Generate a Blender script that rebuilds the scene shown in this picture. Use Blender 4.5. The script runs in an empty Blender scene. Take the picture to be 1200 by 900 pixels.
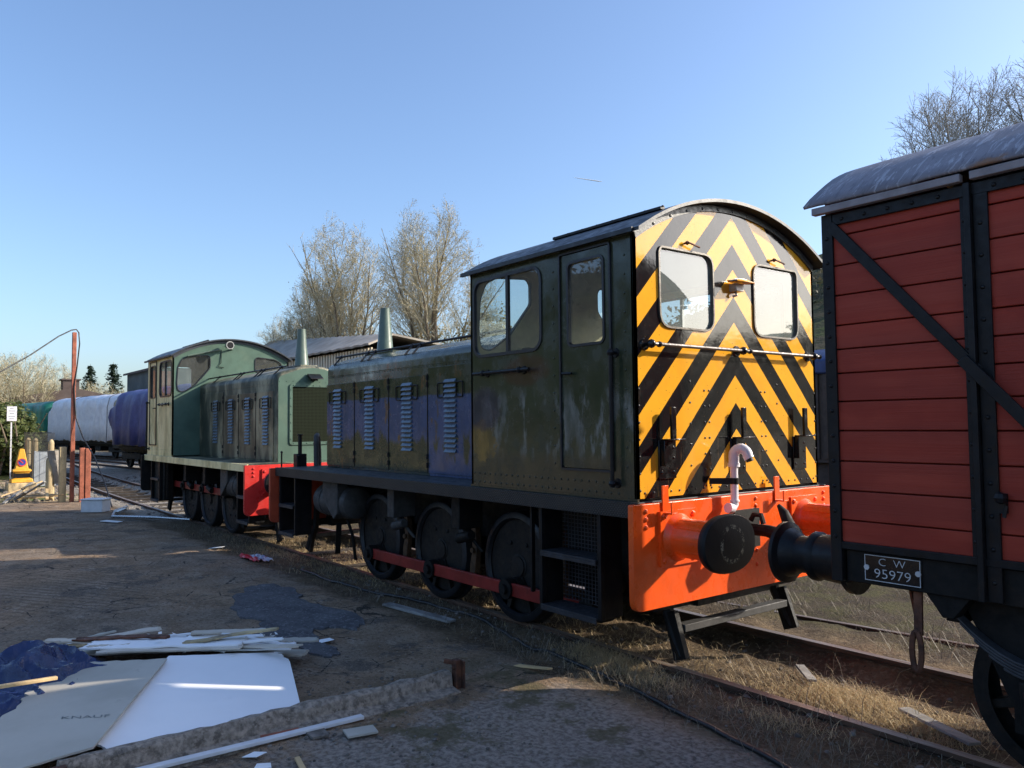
import bpy, bmesh, math, random
from mathutils import Vector, Matrix, noise as mnoise
random.seed(7)
SC = bpy.context.scene
COL = SC.collection
R = math.radians
PI = math.pi

# ------------------------------------------------------------------ helpers
class MB:
    """collects shapes and links them as one mesh object"""
    def __init__(s):
        s.v = []; s.f = []; s.m = []; s.mi = 0
    def add(s, vs, fs):
        b = len(s.v); s.v += [tuple(p) for p in vs]
        for f in fs:
            s.f.append(tuple(i + b for i in f)); s.m.append(s.mi)
        return s
    def box(s, x0, x1, y0, y1, z0, z1):
        if x0 > x1: x0, x1 = x1, x0
        if y0 > y1: y0, y1 = y1, y0
        if z0 > z1: z0, z1 = z1, z0
        return s.add([(x0,y0,z0),(x1,y0,z0),(x1,y1,z0),(x0,y1,z0),(x0,y0,z1),(x1,y0,z1),(x1,y1,z1),(x0,y1,z1)],
                     [(3,2,1,0),(4,5,6,7),(0,1,5,4),(1,2,6,5),(2,3,7,6),(3,0,4,7)])
    def bar(s, p, q, w, h, up=(0,0,1)):
        p = Vector(p); q = Vector(q); d = (q-p).normalized(); u = Vector(up)
        r = d.cross(u)
        if r.length < 1e-4: r = d.cross(Vector((1,0,0)))
        r.normalize(); u = r.cross(d).normalized()
        r *= w/2; u *= h/2
        return s.add([p-r-u,p+r-u,p+r+u,p-r+u,q-r-u,q+r-u,q+r+u,q-r+u],
                     [(0,1,2,3),(7,6,5,4),(0,4,5,1),(1,5,6,2),(2,6,7,3),(3,7,4,0)])
    def tube(s, pts, r, n=8, caps=True, closed=False):
        pts = [Vector(p) for p in pts]; k = len(pts)
        rr = r if isinstance(r, (list, tuple)) else [r]*k
        vs = []; prev = None
        for i, p in enumerate(pts):
            if closed: d = pts[(i+1) % k]-pts[i-1]
            else: d = pts[min(i+1, k-1)]-pts[max(i-1, 0)]
            if d.length < 1e-9: d = Vector((0,0,1))
            d.normalize()
            if prev is None:
                a = Vector((0,0,1)) if abs(d.z) < .9 else Vector((1,0,0))
                e1 = d.cross(a).normalized()
            else:
                e1 = prev-d*prev.dot(d)
                if e1.length < 1e-5: e1 = d.cross(Vector((0,0,1)))
                e1.normalize()
            prev = e1; e2 = d.cross(e1)
            for j in range(n):
                t = 2*PI*j/n
                vs.append(p+(e1*math.cos(t)+e2*math.sin(t))*rr[i])
        fs = []
        for i in range(k if closed else k-1):
            i2 = (i+1) % k
            for j in range(n):
                fs.append((i*n+j, i*n+(j+1) % n, i2*n+(j+1) % n, i2*n+j))
        if caps and not closed:
            fs.append(tuple(range(n-1, -1, -1))); fs.append(tuple((k-1)*n+j for j in range(n)))
        return s.add(vs, fs)
    def cyl(s, p, q, r, n=16, r2=None):
        return s.tube([p, q], [r, r if r2 is None else r2], n)
    def lathe(s, o, axis, prof, n=24, caps=True):
        o = Vector(o); ax = Vector(axis).normalized()
        a = Vector((0,0,1)) if abs(ax.z) < .9 else Vector((1,0,0))
        e1 = ax.cross(a).normalized(); e2 = ax.cross(e1); vs = []
        for (h, r) in prof:
            for j in range(n):
                t = 2*PI*j/n
                vs.append(o+ax*h+(e1*math.cos(t)+e2*math.sin(t))*r)
        fs = []; k = len(prof)
        for i in range(k-1):
            for j in range(n):
                fs.append((i*n+j, i*n+(j+1) % n, (i+1)*n+(j+1) % n, (i+1)*n+j))
        if caps:
            fs.append(tuple(range(n-1, -1, -1))); fs.append(tuple((k-1)*n+j for j in range(n)))
        return s.add(vs, fs)
    def prism(s, poly, a, b, ax='x'):
        """extrude a 2D polygon between a and b along an axis (x: poly is y,z; y: x,z; z: x,y)"""
        def P(u, w, t):
            return {'x': (t,u,w), 'y': (u,t,w), 'z': (u,w,t)}[ax]
        n = len(poly)
        vs = [P(u,w,a) for u, w in poly]+[P(u,w,b) for u, w in poly]
        fs = [tuple(range(n-1,-1,-1)), tuple(range(n, 2*n))]
        for i in range(n):
            j = (i+1) % n; fs.append((i, j, n+j, n+i))
        return s.add(vs, fs)
    def rivets(s, pts, nrm, r=.011):
        nr = Vector(nrm).normalized(); a = Vector((0,0,1)) if abs(nr.z) < .9 else Vector((1,0,0))
        e1 = nr.cross(a).normalized(); e2 = nr.cross(e1)
        for p in pts:
            p = Vector(p); vs = []
            for (rad, h) in ((r,0),(r*.75,r*.55)):
                for j in range(6):
                    t = PI*j/3; vs.append(p+(e1*math.cos(t)+e2*math.sin(t))*rad+nr*h)
            vs.append(p+nr*r*.8)
            fs = [(j,(j+1)%6,6+(j+1)%6,6+j) for j in range(6)]+[(6+j,6+(j+1)%6,12) for j in range(6)]
            s.add(vs, fs)
        return s
    def sphere(s, c, r, n=10, sx=1, sy=1, sz=1):
        c = Vector(c); vs = []; k = n//2
        for i in range(k+1):
            a = PI*i/k
            for j in range(n):
                t = 2*PI*j/n
                vs.append(c+Vector((math.sin(a)*math.cos(t)*r*sx, math.sin(a)*math.sin(t)*r*sy, math.cos(a)*r*sz)))
        fs = [(i*n+j, (i+1)*n+j, (i+1)*n+(j+1)%n, i*n+(j+1)%n) for i in range(k) for j in range(n)]
        return s.add(vs, fs)
    def build(s, name, mats, parent=None, smooth=35, bevel=0, org=(0,0,0), seg=2, doubles=False):
        me = bpy.data.meshes.new(name)
        ox, oy, oz = org
        me.from_pydata([(x-ox,y-oy,z-oz) for x, y, z in s.v], [], s.f)
        if not isinstance(mats, (list, tuple)): mats = [mats]
        for m in mats: me.materials.append(m)
        if len(mats) > 1: me.polygons.foreach_set('material_index', s.m)
        bm = bmesh.new(); bm.from_mesh(me)
        if doubles: bmesh.ops.remove_doubles(bm, verts=bm.verts, dist=1e-4)
        bmesh.ops.recalc_face_normals(bm, faces=bm.faces)
        bm.to_mesh(me); bm.free()
        if smooth:
            me.polygons.foreach_set('use_smooth', [True]*len(me.polygons))
            me.set_sharp_from_angle(angle=R(smooth))
        o = bpy.data.objects.new(name, me); COL.objects.link(o)
        if parent: o.parent = parent
        else: o.location = org
        if bevel:
            b = o.modifiers.new('bevel', 'BEVEL'); b.width = bevel; b.segments = seg
            b.limit_method = 'ANGLE'; b.angle_limit = R(40); b.harden_normals = False
        return o

def sheet(outer, holes, t0, t1, fn):
    """flat panel with holes: 2D loops -> solid between offsets t0,t1 ; fn(u,w,t)->xyz. returns (verts, faces)"""
    bm = bmesh.new(); eds = []
    for lp in [outer]+holes:
        vs = [bm.verts.new((u, w, 0)) for u, w in lp]
        for i in range(len(vs)): eds.append(bm.edges.new((vs[i], vs[(i+1) % len(vs)])))
    bmesh.ops.triangle_fill(bm, use_beauty=True, use_dissolve=False, edges=eds)
    bm.verts.index_update()
    flat = [(v.co.x, v.co.y) for v in bm.verts]; n = len(flat)
    tri = [tuple(v.index for v in f.verts) for f in bm.faces]
    bl = [tuple(v.index for v in e.verts) for e in bm.edges if len(e.link_faces) == 1]
    bm.free()
    vs = [fn(u,w,t0) for u, w in flat]+[fn(u,w,t1) for u, w in flat]
    fs = list(tri)+[tuple(i+n for i in reversed(f)) for f in tri]+[(a,b,b+n,a+n) for a, b in bl]
    return vs, fs
def rrect(u0, u1, w0, w1, r, n=5):
    out = []
    for (cu, cw, a0) in ((u1-r,w0+r,-90),(u1-r,w1-r,0),(u0+r,w1-r,90),(u0+r,w0+r,180)):
        for i in range(n+1):
            a = R(a0+90*i/n); out.append((cu+r*math.cos(a), cw+r*math.sin(a)))
    return out
def rpoly(pts, r, n=4):
    """polygon with rounded corners; r may be list"""
    out = []; k = len(pts)
    for i in range(k):
        p = Vector(pts[i]); a = Vector(pts[i-1])-p; b = Vector(pts[(i+1)%k])-p
        ri = r[i] if isinstance(r, (list, tuple)) else r
        ri = min(ri, a.length*.45, b.length*.45)
        A = p+a.normalized()*ri; B = p+b.normalized()*ri
        for j in range(n+1):
            t = j/n; q = A*(1-t)**2+p*2*t*(1-t)+B*t*t; out.append((q.x, q.y))
    return out
def frame_ring(mb, loop, w, t0, t1, fn):
    """a rim of width w round a loop, between depths t0,t1"""
    k = len(loop); cx = sum(p[0] for p in loop)/k; cy = sum(p[1] for p in loop)/k
    inn = []
    for i in range(k):
        a = Vector(loop[i-1]); b = Vector(loop[(i+1)%k]); d = (b-a)
        nrm = Vector((-d.y, d.x))
        if nrm.length < 1e-9: nrm = Vector((cx-loop[i][0], cy-loop[i][1]))
        nrm.normalize()
        if nrm.dot(Vector((cx-loop[i][0], cy-loop[i][1]))) < 0: nrm = -nrm
        inn.append((loop[i][0]+nrm.x*w, loop[i][1]+nrm.y*w))
    vs = [fn(*p,t0) for p in loop]+[fn(*p,t0) for p in inn]+[fn(*p,t1) for p in loop]+[fn(*p,t1) for p in inn]
    fs = []
    for i in range(k):
        j = (i+1)%k
        fs += [(i,j,k+j,k+i),(2*k+i,3*k+i,3*k+j,2*k+j),(i,2*k+i,2*k+j,j),(k+i,k+j,3*k+j,3*k+i)]
    mb.add(vs, fs); return inn

def tag(o, label=None, cat=None, group=None, kind=None):
    if label: o['label'] = label
    if cat: o['category'] = cat
    if group: o['group'] = group
    if kind: o['kind'] = kind
    return o
def thing(name, label, cat, loc=(0,0,0), rz=0, group=None):
    o = bpy.data.objects.new(name, None); COL.objects.link(o)
    o.empty_display_size = .2
    o.location = loc; o.rotation_euler = (0,0,rz)
    return tag(o, label, cat, group)
def kids(o): return list(o.children)
def copy_tree(o, parent=None):
    c = o.copy(); COL.objects.link(c); c.parent = parent
    for ch in kids(o): copy_tree(ch, c)
    return c
def text_mesh(body, size, name, off=0.0):
    cu = bpy.data.curves.new(name, 'FONT'); cu.body = body; cu.size = size
    cu.align_x = 'CENTER'; cu.align_y = 'CENTER'; cu.extrude = .0006; cu.resolution_u = 3; cu.offset = off
    ob = bpy.data.objects.new(name, cu); COL.objects.link(ob)
    bpy.context.view_layer.update()
    me = bpy.data.meshes.new_from_object(ob.evaluated_get(bpy.context.evaluated_depsgraph_get()))
    bpy.data.objects.remove(ob); bpy.data.curves.remove(cu)
    return [tuple(v.co) for v in me.vertices], [tuple(p.vertices) for p in me.polygons]
def sstep(a, b, x):
    t = min(1, max(0, (x-a)/(b-a))); return t*t*(3-2*t)
def nz(x, y, z=0, s=1): return mnoise.noise(Vector((x*s, y*s, z*s)))

# ------------------------------------------------------------------ materials
class NT:
    def __init__(s, name):
        s.mat = bpy.data.materials.new(name); s.mat.use_nodes = True
        s.t = s.mat.node_tree; s.t.nodes.clear()
        s.out = s.n('ShaderNodeOutputMaterial'); s._co = None
    def n(s, typ, **kw):
        nd = s.t.nodes.new(typ)
        for k, v in kw.items(): setattr(nd, k, v)
        return nd
    def set(s, sock, v):
        if hasattr(v, 'is_output') or isinstance(v, bpy.types.NodeSocket): s.t.links.new(v, sock)
        else:
            if sock.type == 'RGBA' and len(v) == 3: v = (*v, 1)
            sock.default_value = v
    def co(s):
        if s._co is None: s._co = s.n('ShaderNodeTexCoord').outputs['Object']
        return s._co
    def map(s, scale=(1,1,1), rot=(0,0,0), loc=(0,0,0), v=None):
        m = s.n('ShaderNodeMapping'); s.set(m.inputs['Vector'], v or s.co())
        m.inputs['Scale'].default_value = scale; m.inputs['Rotation'].default_value = rot; m.inputs['Location'].default_value = loc
        return m.outputs[0]
    def noise(s, scale, detail=4, rough=.55, v=None, dist=0):
        m = s.n('ShaderNodeTexNoise'); s.set(m.inputs['Vector'], v or s.co())
        m.inputs['Scale'].default_value = scale; m.inputs['Detail'].default_value = detail
        m.inputs['Roughness'].default_value = rough; m.inputs['Distortion'].default_value = dist
        return m.outputs['Fac']
    def vor(s, scale, v=None, feat='F1', out='Distance'):
        m = s.n('ShaderNodeTexVoronoi', feature=feat); s.set(m.inputs['Vector'], v or s.co())
        m.inputs['Scale'].default_value = scale
        return m.outputs[out]
    def m(s, op, a, b=0.0, c=None):
        nd = s.n('ShaderNodeMath', operation=op); s.set(nd.inputs[0], a); s.set(nd.inputs[1], b)
        if c is not None: s.set(nd.inputs[2], c)
        return nd.outputs[0]
    def step(s, x, a, b, lo=0.0, hi=1.0):
        nd = s.n('ShaderNodeMapRange', interpolation_type='SMOOTHSTEP'); s.set(nd.inputs['Value'], x)
        nd.inputs['From Min'].default_value = a; nd.inputs['From Max'].default_value = b
        nd.inputs['To Min'].default_value = lo; nd.inputs['To Max'].default_value = hi
        return nd.outputs[0]
    def xyz(s):
        nd = s.n('ShaderNodeSeparateXYZ'); s.set(nd.inputs[0], s.co()); return nd.outputs
    def mix(s, f, a, b, bt='MIX'):
        nd = s.n('ShaderNodeMix', data_type='RGBA', blend_type=bt, clamp_factor=True)
        s.set(nd.inputs[0], f); s.set(nd.inputs[6], a); s.set(nd.inputs[7], b); return nd.outputs[2]
    def bump(s, h, strength=.3, dist=.01, nrm=None):
        nd = s.n('ShaderNodeBump'); nd.inputs['Strength'].default_value = strength; nd.inputs['Distance'].default_value = dist
        s.set(nd.inputs['Height'], h)
        if nrm is not None: s.set(nd.inputs['Normal'], nrm)
        return nd.outputs[0]
    def bsdf(s, col, rough=.5, metal=0.0, nrm=None, spec=.5, coat=0, **kw):
        b = s.n('ShaderNodeBsdfPrincipled'); s.set(b.inputs['Base Color'], col); s.set(b.inputs['Roughness'], rough)
        s.set(b.inputs['Metallic'], metal); s.set(b.inputs['Specular IOR Level'], spec)
        b.inputs['Coat Weight'].default_value = coat; b.inputs['Coat Roughness'].default_value = .08
        if nrm is not None: s.set(b.inputs['Normal'], nrm)
        for k, v in kw.items(): s.set(b.inputs[k], v)
        s.t.links.new(b.outputs[0], s.out.inputs[0]); return s.mat

def sc(c, k): return tuple(min(1, x*k) for x in c)
def pbr(name, col, rough=.5, metal=0, var=.3, scale=5, bump=.15, bscale=60, col2=None, amt=.5, spec=.5, stretch=None, rvar=.12, coat=0):
    t = NT(name); v = t.map(stretch) if stretch else t.co()
    a = t.noise(scale, 6, .6, v); c = t.mix(t.step(a,.3,.7), sc(col,1-var), sc(col,1+var))
    if col2:
        w = t.noise(scale*.7, 8, .65, t.map(loc=(3,7,1), scale=stretch or (1,1,1)))
        c = t.mix(t.step(w, 1-amt-.08, 1-amt+.08), c, col2)
    rg = t.step(t.noise(scale*2.3, 4, .6, v), .3, .7, max(.02, rough-rvar), min(1, rough+rvar))
    nb = t.bump(t.noise(bscale, 5, .6, v), bump, .01) if bump else None
    return t.bsdf(c, rg, metal, nb, spec, coat)

M = {}
M['black'] = pbr('black_paint', (.007,.007,.008), .45, var=.4, scale=9, bump=.08, col2=(.016,.014,.012), amt=.38, spec=.3)
M['blackgloss'] = pbr('gloss_black_paint', (.008,.008,.009), .16, var=.2, bump=.03)
M['frame'] = pbr('grimy_frame_black', (.006,.0055,.005), .65, var=.4, scale=7, col2=(.016,.011,.007), amt=.4, spec=.3)
M['tyre'] = pbr('wheel_grime', (.011,.010,.0095), .6, var=.4, scale=9, col2=(.021,.016,.012), amt=.45, spec=.3)
M['steel'] = pbr('worn_steel', (.42,.41,.40), .28, .9, var=.15, scale=14)
M['redrod'] = pbr('rod_red', (.24,.024,.018), .45, var=.25, scale=6, col2=(.10,.016,.012), amt=.35, spec=.35)
M['beam'] = pbr('vermilion_paint', (.84,.10,.012), .3, var=.1, scale=3, bump=.06, bscale=25, rvar=.1, col2=(.70,.085,.014), amt=.36)
M['beam2'] = pbr('scarlet_paint', (.62,.038,.032), .35, var=.1, scale=3, bump=.05)
M['rust'] = pbr('rust_brown', (.12,.045,.022), .8, var=.5, scale=9, bump=.3, col2=(.05,.022,.014), amt=.45)
M['rustred'] = pbr('red_oxide', (.33,.10,.055), .7, var=.3, scale=6, bump=.2, col2=(.2,.06,.03), amt=.4)
M['ochre'] = pbr('rusty_ochre_iron', (.075,.036,.013), .75, var=.4, scale=9, bump=.2, col2=(.03,.017,.010), amt=.4)
M['grey'] = pbr('grey_iron', (.045,.044,.043), .65, var=.3, scale=8, bump=.15)
M['chrome'] = pbr('bright_rail_steel', (.09,.075,.075), .5, .2, var=.2, scale=20, col2=(.05,.035,.03), amt=.45)
M['pvc'] = pbr('white_pvc', (.74,.72,.76), .35, var=.05, bump=.02)
M['lampcream'] = pbr('pale_lamp', (.36,.36,.34), .4, var=.15)
M['roofdark'] = pbr('dark_roof_paint', (.035,.04,.05), .45, var=.3, scale=5, bump=.08, col2=(.055,.06,.066), amt=.42)
M['rubber'] = pbr('rubber', (.012,.012,.012), .7, bump=.05)
M['cream'] = pbr('cab_cream', (.36,.31,.17), .5, var=.2, scale=4)
M['wood'] = pbr('weathered_timber', (.48,.37,.20), .8, var=.35, scale=5, bump=.4, stretch=(1,1,.25), col2=(.17,.13,.09), amt=.45)
M['woodgrey'] = pbr('silvered_timber', (.26,.25,.23), .85, var=.3, scale=9, bump=.4, stretch=(.25,1,1), col2=(.12,.11,.10), amt=.42)
M['woodpale'] = pbr('fresh_timber', (.60,.42,.21), .7, var=.2, scale=9, bump=.2, stretch=(.2,1,1))
M['whitestrip'] = pbr('white_upvc', (.68,.68,.69), .45, var=.08, bump=.05, col2=(.4,.38,.35), amt=.3)
M['concrete'] = pbr('old_concrete', (.27,.225,.18), .9, var=.4, scale=26, bump=.9, bscale=70, col2=(.11,.09,.07), amt=.42)
M['glassy'] = None
M['chromewin'] = pbr('window_rim_metal', (.13,.12,.105), .4, .5, var=.25, scale=15)
M['hose'] = pbr('black_hose', (.010,.010,.011), .45, var=.2)
M['contrail'] = pbr('vapour', (.9,.9,.92), 1, var=.02, bump=0)

def glass(name, dust=.12, tint=(.86,.92,.9), dcol=(.62,.66,.62), f0=.08):
    t = NT(name)
    tr = t.n('ShaderNodeBsdfTransparent'); t.set(tr.inputs[0], tint)
    df = t.n('ShaderNodeBsdfDiffuse'); t.set(df.inputs[0], dcol)
    gl = t.n('ShaderNodeBsdfGlossy'); gl.inputs['Roughness'].default_value = .015; t.set(gl.inputs[0], (1,1,1))
    b = t.bump(t.noise(1.2, 1, .5), .02, .01); t.set(gl.inputs['Normal'], b)
    d = t.m('MULTIPLY', t.step(t.noise(2.5, 3, .5), .25, .8, .8, 1.25), dust)
    m1 = t.n('ShaderNodeMixShader'); t.set(m1.inputs[0], d); t.t.links.new(tr.outputs[0], m1.inputs[1]); t.t.links.new(df.outputs[0], m1.inputs[2])
    gm = t.n('ShaderNodeNewGeometry'); dt = t.n('ShaderNodeVectorMath', operation='DOT_PRODUCT')
    t.set(dt.inputs[0], gm.outputs['Incoming']); t.set(dt.inputs[1], gm.outputs['Normal'])
    k = t.m('POWER', t.m('SUBTRACT', 1.0, t.m('ABSOLUTE', dt.outputs['Value'])), 5.0)
    fr = t.m('ADD', t.m('MULTIPLY', k, .92), f0)
    m2 = t.n('ShaderNodeMixShader'); t.set(m2.inputs[0], fr); t.t.links.new(m1.outputs[0], m2.inputs[1]); t.t.links.new(gl.outputs[0], m2.inputs[2])
    t.t.links.new(m2.outputs[0], t.out.inputs[0]); return t.mat
M['glass'] = glass('dusty_window_glass', .10)
M['glassend'] = glass('hazy_window_glass', .17, dcol=(.68,.78,.74), f0=.12)

def mat_chevron():
    t = NT('wasp_stripe_paint'); x, y, z = t.xyz()
    wob = t.m('MULTIPLY', t.m('SUBTRACT', t.noise(3,2), .5), .012)
    v = t.m('ADD', t.m('ADD', z, t.m('MULTIPLY', t.m('ABSOLUTE', y), 1.045)), wob)
    f = t.m('FRACT', t.m('DIVIDE', t.m('SUBTRACT', v, 2.102-.4575*3), .4575))
    s = t.m('LESS_THAN', f, .515)
    # f in [0,.515): from a black apex upward = yellow
    ye = t.mix(t.step(t.noise(2.5,6,.65),.35,.75), (.84,.40,.028), (.76,.34,.03))
    ye = t.mix(t.step(t.noise(38,3,.6),.66,.74), ye, (.55,.27,.05))
    bl = t.mix(t.step(t.noise(7,6,.7),.5,.75), (.010,.010,.011), (.024,.024,.024))
    c = t.mix(s, bl, ye)
    chip = t.m('MULTIPLY', t.step(t.noise(55,2,.5),.71,.73), 1.0)
    c = t.mix(chip, c, (.10,.06,.03)); dr = t.m('MULTIPLY', t.step(t.noise(6,8,.75,t.map((1,2.2,.22))),.56,.72), t.step(z,2.4,1.4,.12,.5)); c = t.mix(dr, c, (.20,.12,.05))
    b = t.bump(t.m('ADD', t.m('MULTIPLY', t.noise(4,3,.5), 1.2), t.m('MULTIPLY', t.noise(34,4,.6), .22)), .10, .012)
    return t.bsdf(c, t.step(t.noise(9,5,.6),.3,.7,.05,.12), 0, b, .6)
M['chevron'] = mat_chevron()

def mat_green(name, patches=True):
    t = NT(name); x, y, z = t.xyz()
    n1 = t.noise(2.2, 8, .65); n2 = t.noise(6, 8, .7, t.map((1,1,.28)))
    c = t.mix(t.step(n1,.3,.7), (.023,.032,.018), (.046,.055,.031))
    if patches == 'hood':
        up = t.m('ADD', z, t.m('MULTIPLY', t.m('SUBTRACT', t.noise(3.2,3,.5), .5), .10))
        lo = t.m('ADD', z, t.m('MULTIPLY', t.m('SUBTRACT', t.noise(2.3,7,.65,t.map((1,1,.5),loc=(5,2,2))), .5), .85))
        bl = t.m('MULTIPLY', t.step(up,2.275,2.30,1,0), t.step(lo,1.72,1.82))
        bl2 = t.m('MULTIPLY', t.step(x,-3.88,-3.86), t.step(t.noise(3,6,.6,t.map((1.6,1,.6))),.44,.52))
        bl = t.m('MAXIMUM', bl, t.m('MULTIPLY', bl2, t.step(up,2.275,2.30,1,0)))
        blue = t.mix(t.step(n2,.3,.7), (.036,.062,.138), (.058,.09,.195))
        c = t.mix(bl, c, blue)
        w = t.m('MULTIPLY', t.step(t.noise(3.4,7,.7,t.map((1.3,1,.55),loc=(1.3,0,4))),.59,.64), t.step(z,1.4,2.3,1,.75))
        c = t.mix(w, c, t.mix(t.step(n2,.35,.65), (.21,.095,.037), (.085,.058,.024)))
        w2 = t.m('MULTIPLY', t.step(t.noise(11,8,.75,t.map((1,1,.5))),.6,.68), t.step(z,1.9,1.5,0,.8)); c = t.mix(w2, c, (.12,.12,.10))
    if patches == 'cab':
        zr = t.m('MULTIPLY', t.step(z,1.5,1.7), t.step(z,2.1,2.3,1,0))
        w = t.m('MULTIPLY', t.step(t.noise(3.2,9,.7,t.map((1.5,1,.42),loc=(2,0,0))),.49,.57), zr)
        c = t.mix(t.m('MULTIPLY', w, .85), c, t.mix(t.step(n2,.35,.65), (.07,.08,.07), (.235,.235,.215)))
        lo = t.step(t.m('ADD', z, t.m('MULTIPLY', t.m('SUBTRACT', n1,.5), .4)),1.62,1.72,1,0)
        c = t.mix(t.m('MULTIPLY', lo, .8), c, (.046,.042,.026))
        # old rust bloom low down by the hood
        dx = t.m('DIVIDE', t.m('ADD', x, 2.02), .24); dz = t.m('DIVIDE', t.m('SUBTRACT', z, 1.78), .2)
        d = t.m('ADD', t.m('ADD', t.m('MULTIPLY', dx, dx), t.m('MULTIPLY', dz, dz)), t.m('MULTIPLY', t.m('SUBTRACT', t.noise(11,9,.8), .5), 3.4))
        c = t.mix(t.step(d,.7,.95,1,0), c, t.mix(t.step(n2,.4,.6), (.23,.135,.036), (.10,.07,.026)))
        dx = t.m('DIVIDE', t.m('ADD', x, 1.35), .35); dz = t.m('DIVIDE', t.m('SUBTRACT', z, 2.42), .14)
        d = t.m('ADD', t.m('ADD', t.m('MULTIPLY', dx, dx), t.m('MULTIPLY', dz, dz)), t.m('MULTIPLY', t.m('SUBTRACT', t.noise(5,6,.7), .5), 2))
        c = t.mix(t.step(d,.5,1.3,.7,0), c, (.075,.036,.022))
        dx = t.m('DIVIDE', t.m('ADD', x, 2.0), .3); dz = t.m('DIVIDE', t.m('SUBTRACT', z, 2.08), .2)
        d = t.m('ADD', t.m('ADD', t.m('MULTIPLY', dx, dx), t.m('MULTIPLY', dz, dz)), t.m('MULTIPLY', t.m('SUBTRACT', t.noise(4,6,.7), .5), 2))
        c = t.mix(t.step(d,.5,1.3,.75,0), c, (.026,.025,.05))
        fl = t.step(t.noise(42,3,.6),.70,.72); c = t.mix(t.m('MULTIPLY', fl, .6), c, (.2,.2,.18)); rp = t.m('MULTIPLY', t.step(t.vor(26),.16,.10), t.m('MULTIPLY', t.step(z,1.6,1.5), t.step(t.noise(4,3),.42,.55))); c = t.mix(t.m('MULTIPLY', rp, .7), c, (.13,.12,.095))
    b = t.bump(t.m('ADD', t.m('MULTIPLY', t.noise(1.4,2,.5), 1.0), t.m('MULTIPLY', t.noise(40,3,.6), .05)), .08, .012)
    return t.bsdf(c, t.step(t.noise(5,6,.65),.3,.7,.10,.36), 0, b, .5)
M['hoodgreen'] = mat_green('patchy_green_blue_paint', 'hood')
M['cabgreen'] = mat_green('scuffed_dark_green_paint', 'cab')
M['green'] = mat_green('dark_green_paint', False)
M['stackgreen'] = pbr('mid_green_paint', (.10,.14,.11), .38, var=.1, bump=.05)
M['palegreen'] = pbr('pale_matt_green', (.082,.140,.106), .6, var=.14, scale=3, bump=.08, col2=(.10,.155,.115), amt=.4, spec=.22)
def mat_worn_reflect(name, a, b, k):
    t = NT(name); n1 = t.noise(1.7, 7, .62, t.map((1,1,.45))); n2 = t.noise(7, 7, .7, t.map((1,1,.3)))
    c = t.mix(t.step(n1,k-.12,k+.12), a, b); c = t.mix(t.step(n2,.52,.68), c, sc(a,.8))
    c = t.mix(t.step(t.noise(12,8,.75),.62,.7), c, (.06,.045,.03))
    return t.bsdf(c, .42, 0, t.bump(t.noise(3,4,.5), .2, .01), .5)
M['wornreflhood'] = mat_worn_reflect('worn_green_painted_reflection', (.030,.040,.028), (.34,.31,.20), .53)  # tan streaks paint reflected light onto the shaded bonnet side, over worn green
M['wornreflcab'] = mat_worn_reflect('worn_cream_painted_reflection', (.46,.40,.18), (.92,.78,.41), .45)  # bright cream is reflected sunlight put into the cab colour, with some wear
M['louvre'] = pbr('louvre_sky_tint', (.12,.165,.215), .32, var=.2, scale=8, bump=.05, col2=(.06,.08,.09), amt=.3)  # blue-grey stands for sky reflected in the tilted slats
def mat_chequer():
    t = NT('chequer_plate'); v = t.map((1,1,1))
    w = t.n('ShaderNodeTexBrick'); t.set(w.inputs['Vector'], t.map((1,1,1), rot=(R(90),0,0)))
    w.inputs['Scale'].default_value = 1
    h1 = t.n('ShaderNodeTexWave'); h1.inputs['Scale'].default_value = 15; t.set(h1.inputs['Vector'], t.map(rot=(0,R(45),0)))
    h2 = t.n('ShaderNodeTexWave'); h2.inputs['Scale'].default_value = 15; t.set(h2.inputs['Vector'], t.map(rot=(0,R(-45),0)))
    h = t.m('MULTIPLY', h1.outputs['Fac'], h2.outputs['Fac'])
    c = t.mix(t.step(t.noise(4,6,.6),.35,.7), (.013,.012,.011), (.030,.024,.018)); c = t.mix(t.step(h,.35,.6), c, (.055,.047,.038))
    return t.bsdf(c, .5, .1, t.bump(h, .6, .006), .4)
M['chequer'] = mat_chequer()
def mat_mesh():
    t = NT('woven_wire'); x, y, z = t.xyz()
    w = t.m('MULTIPLY', t.m('SINE', t.m('MULTIPLY', t.m('ADD', y, z), 2*PI/.05)), t.m('SINE', t.m('MULTIPLY', t.m('SUBTRACT', y, z), 2*PI/.05)))
    c = t.mix(t.step(w,-.1,.35), (.026,.033,.021), (.004,.005,.003))
    return t.bsdf(c, .8, 0, None, .04)
M['grille'] = mat_mesh()
def mat_plank():
    t = NT('bauxite_planks'); x, y, z = t.xyz()
    n1 = t.noise(3, 6, .6, t.map((.4,1,6))); n2 = t.noise(2, 3, .5)
    c = t.mix(t.step(n1,.3,.7), (.33,.040,.022), (.40,.060,.034)); c = t.mix(t.step(n2,.4,.7), c, (.28,.034,.020)); pl = t.noise(1,0,.5,t.map((.02,.02,5.6),loc=(0,0,.3))); c = t.mix(t.step(pl,.35,.65,0,.45), c, (.26,.047,.032)); c = t.mix(t.m('MULTIPLY', t.step(t.noise(5,8,.75,t.map((1,1,.16))),.60,.70), .35), c, (.10,.03,.025))
    c = t.mix(t.step(t.noise(14,7,.75,t.map((.12,1,9))),.66,.72), c, (.07,.018,.014))
    return t.bsdf(c, .48, 0, t.bump(t.noise(16,6,.65,t.map((.12,1,7))), .22, .01), .22)
M['plank'] = mat_plank()
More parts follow.
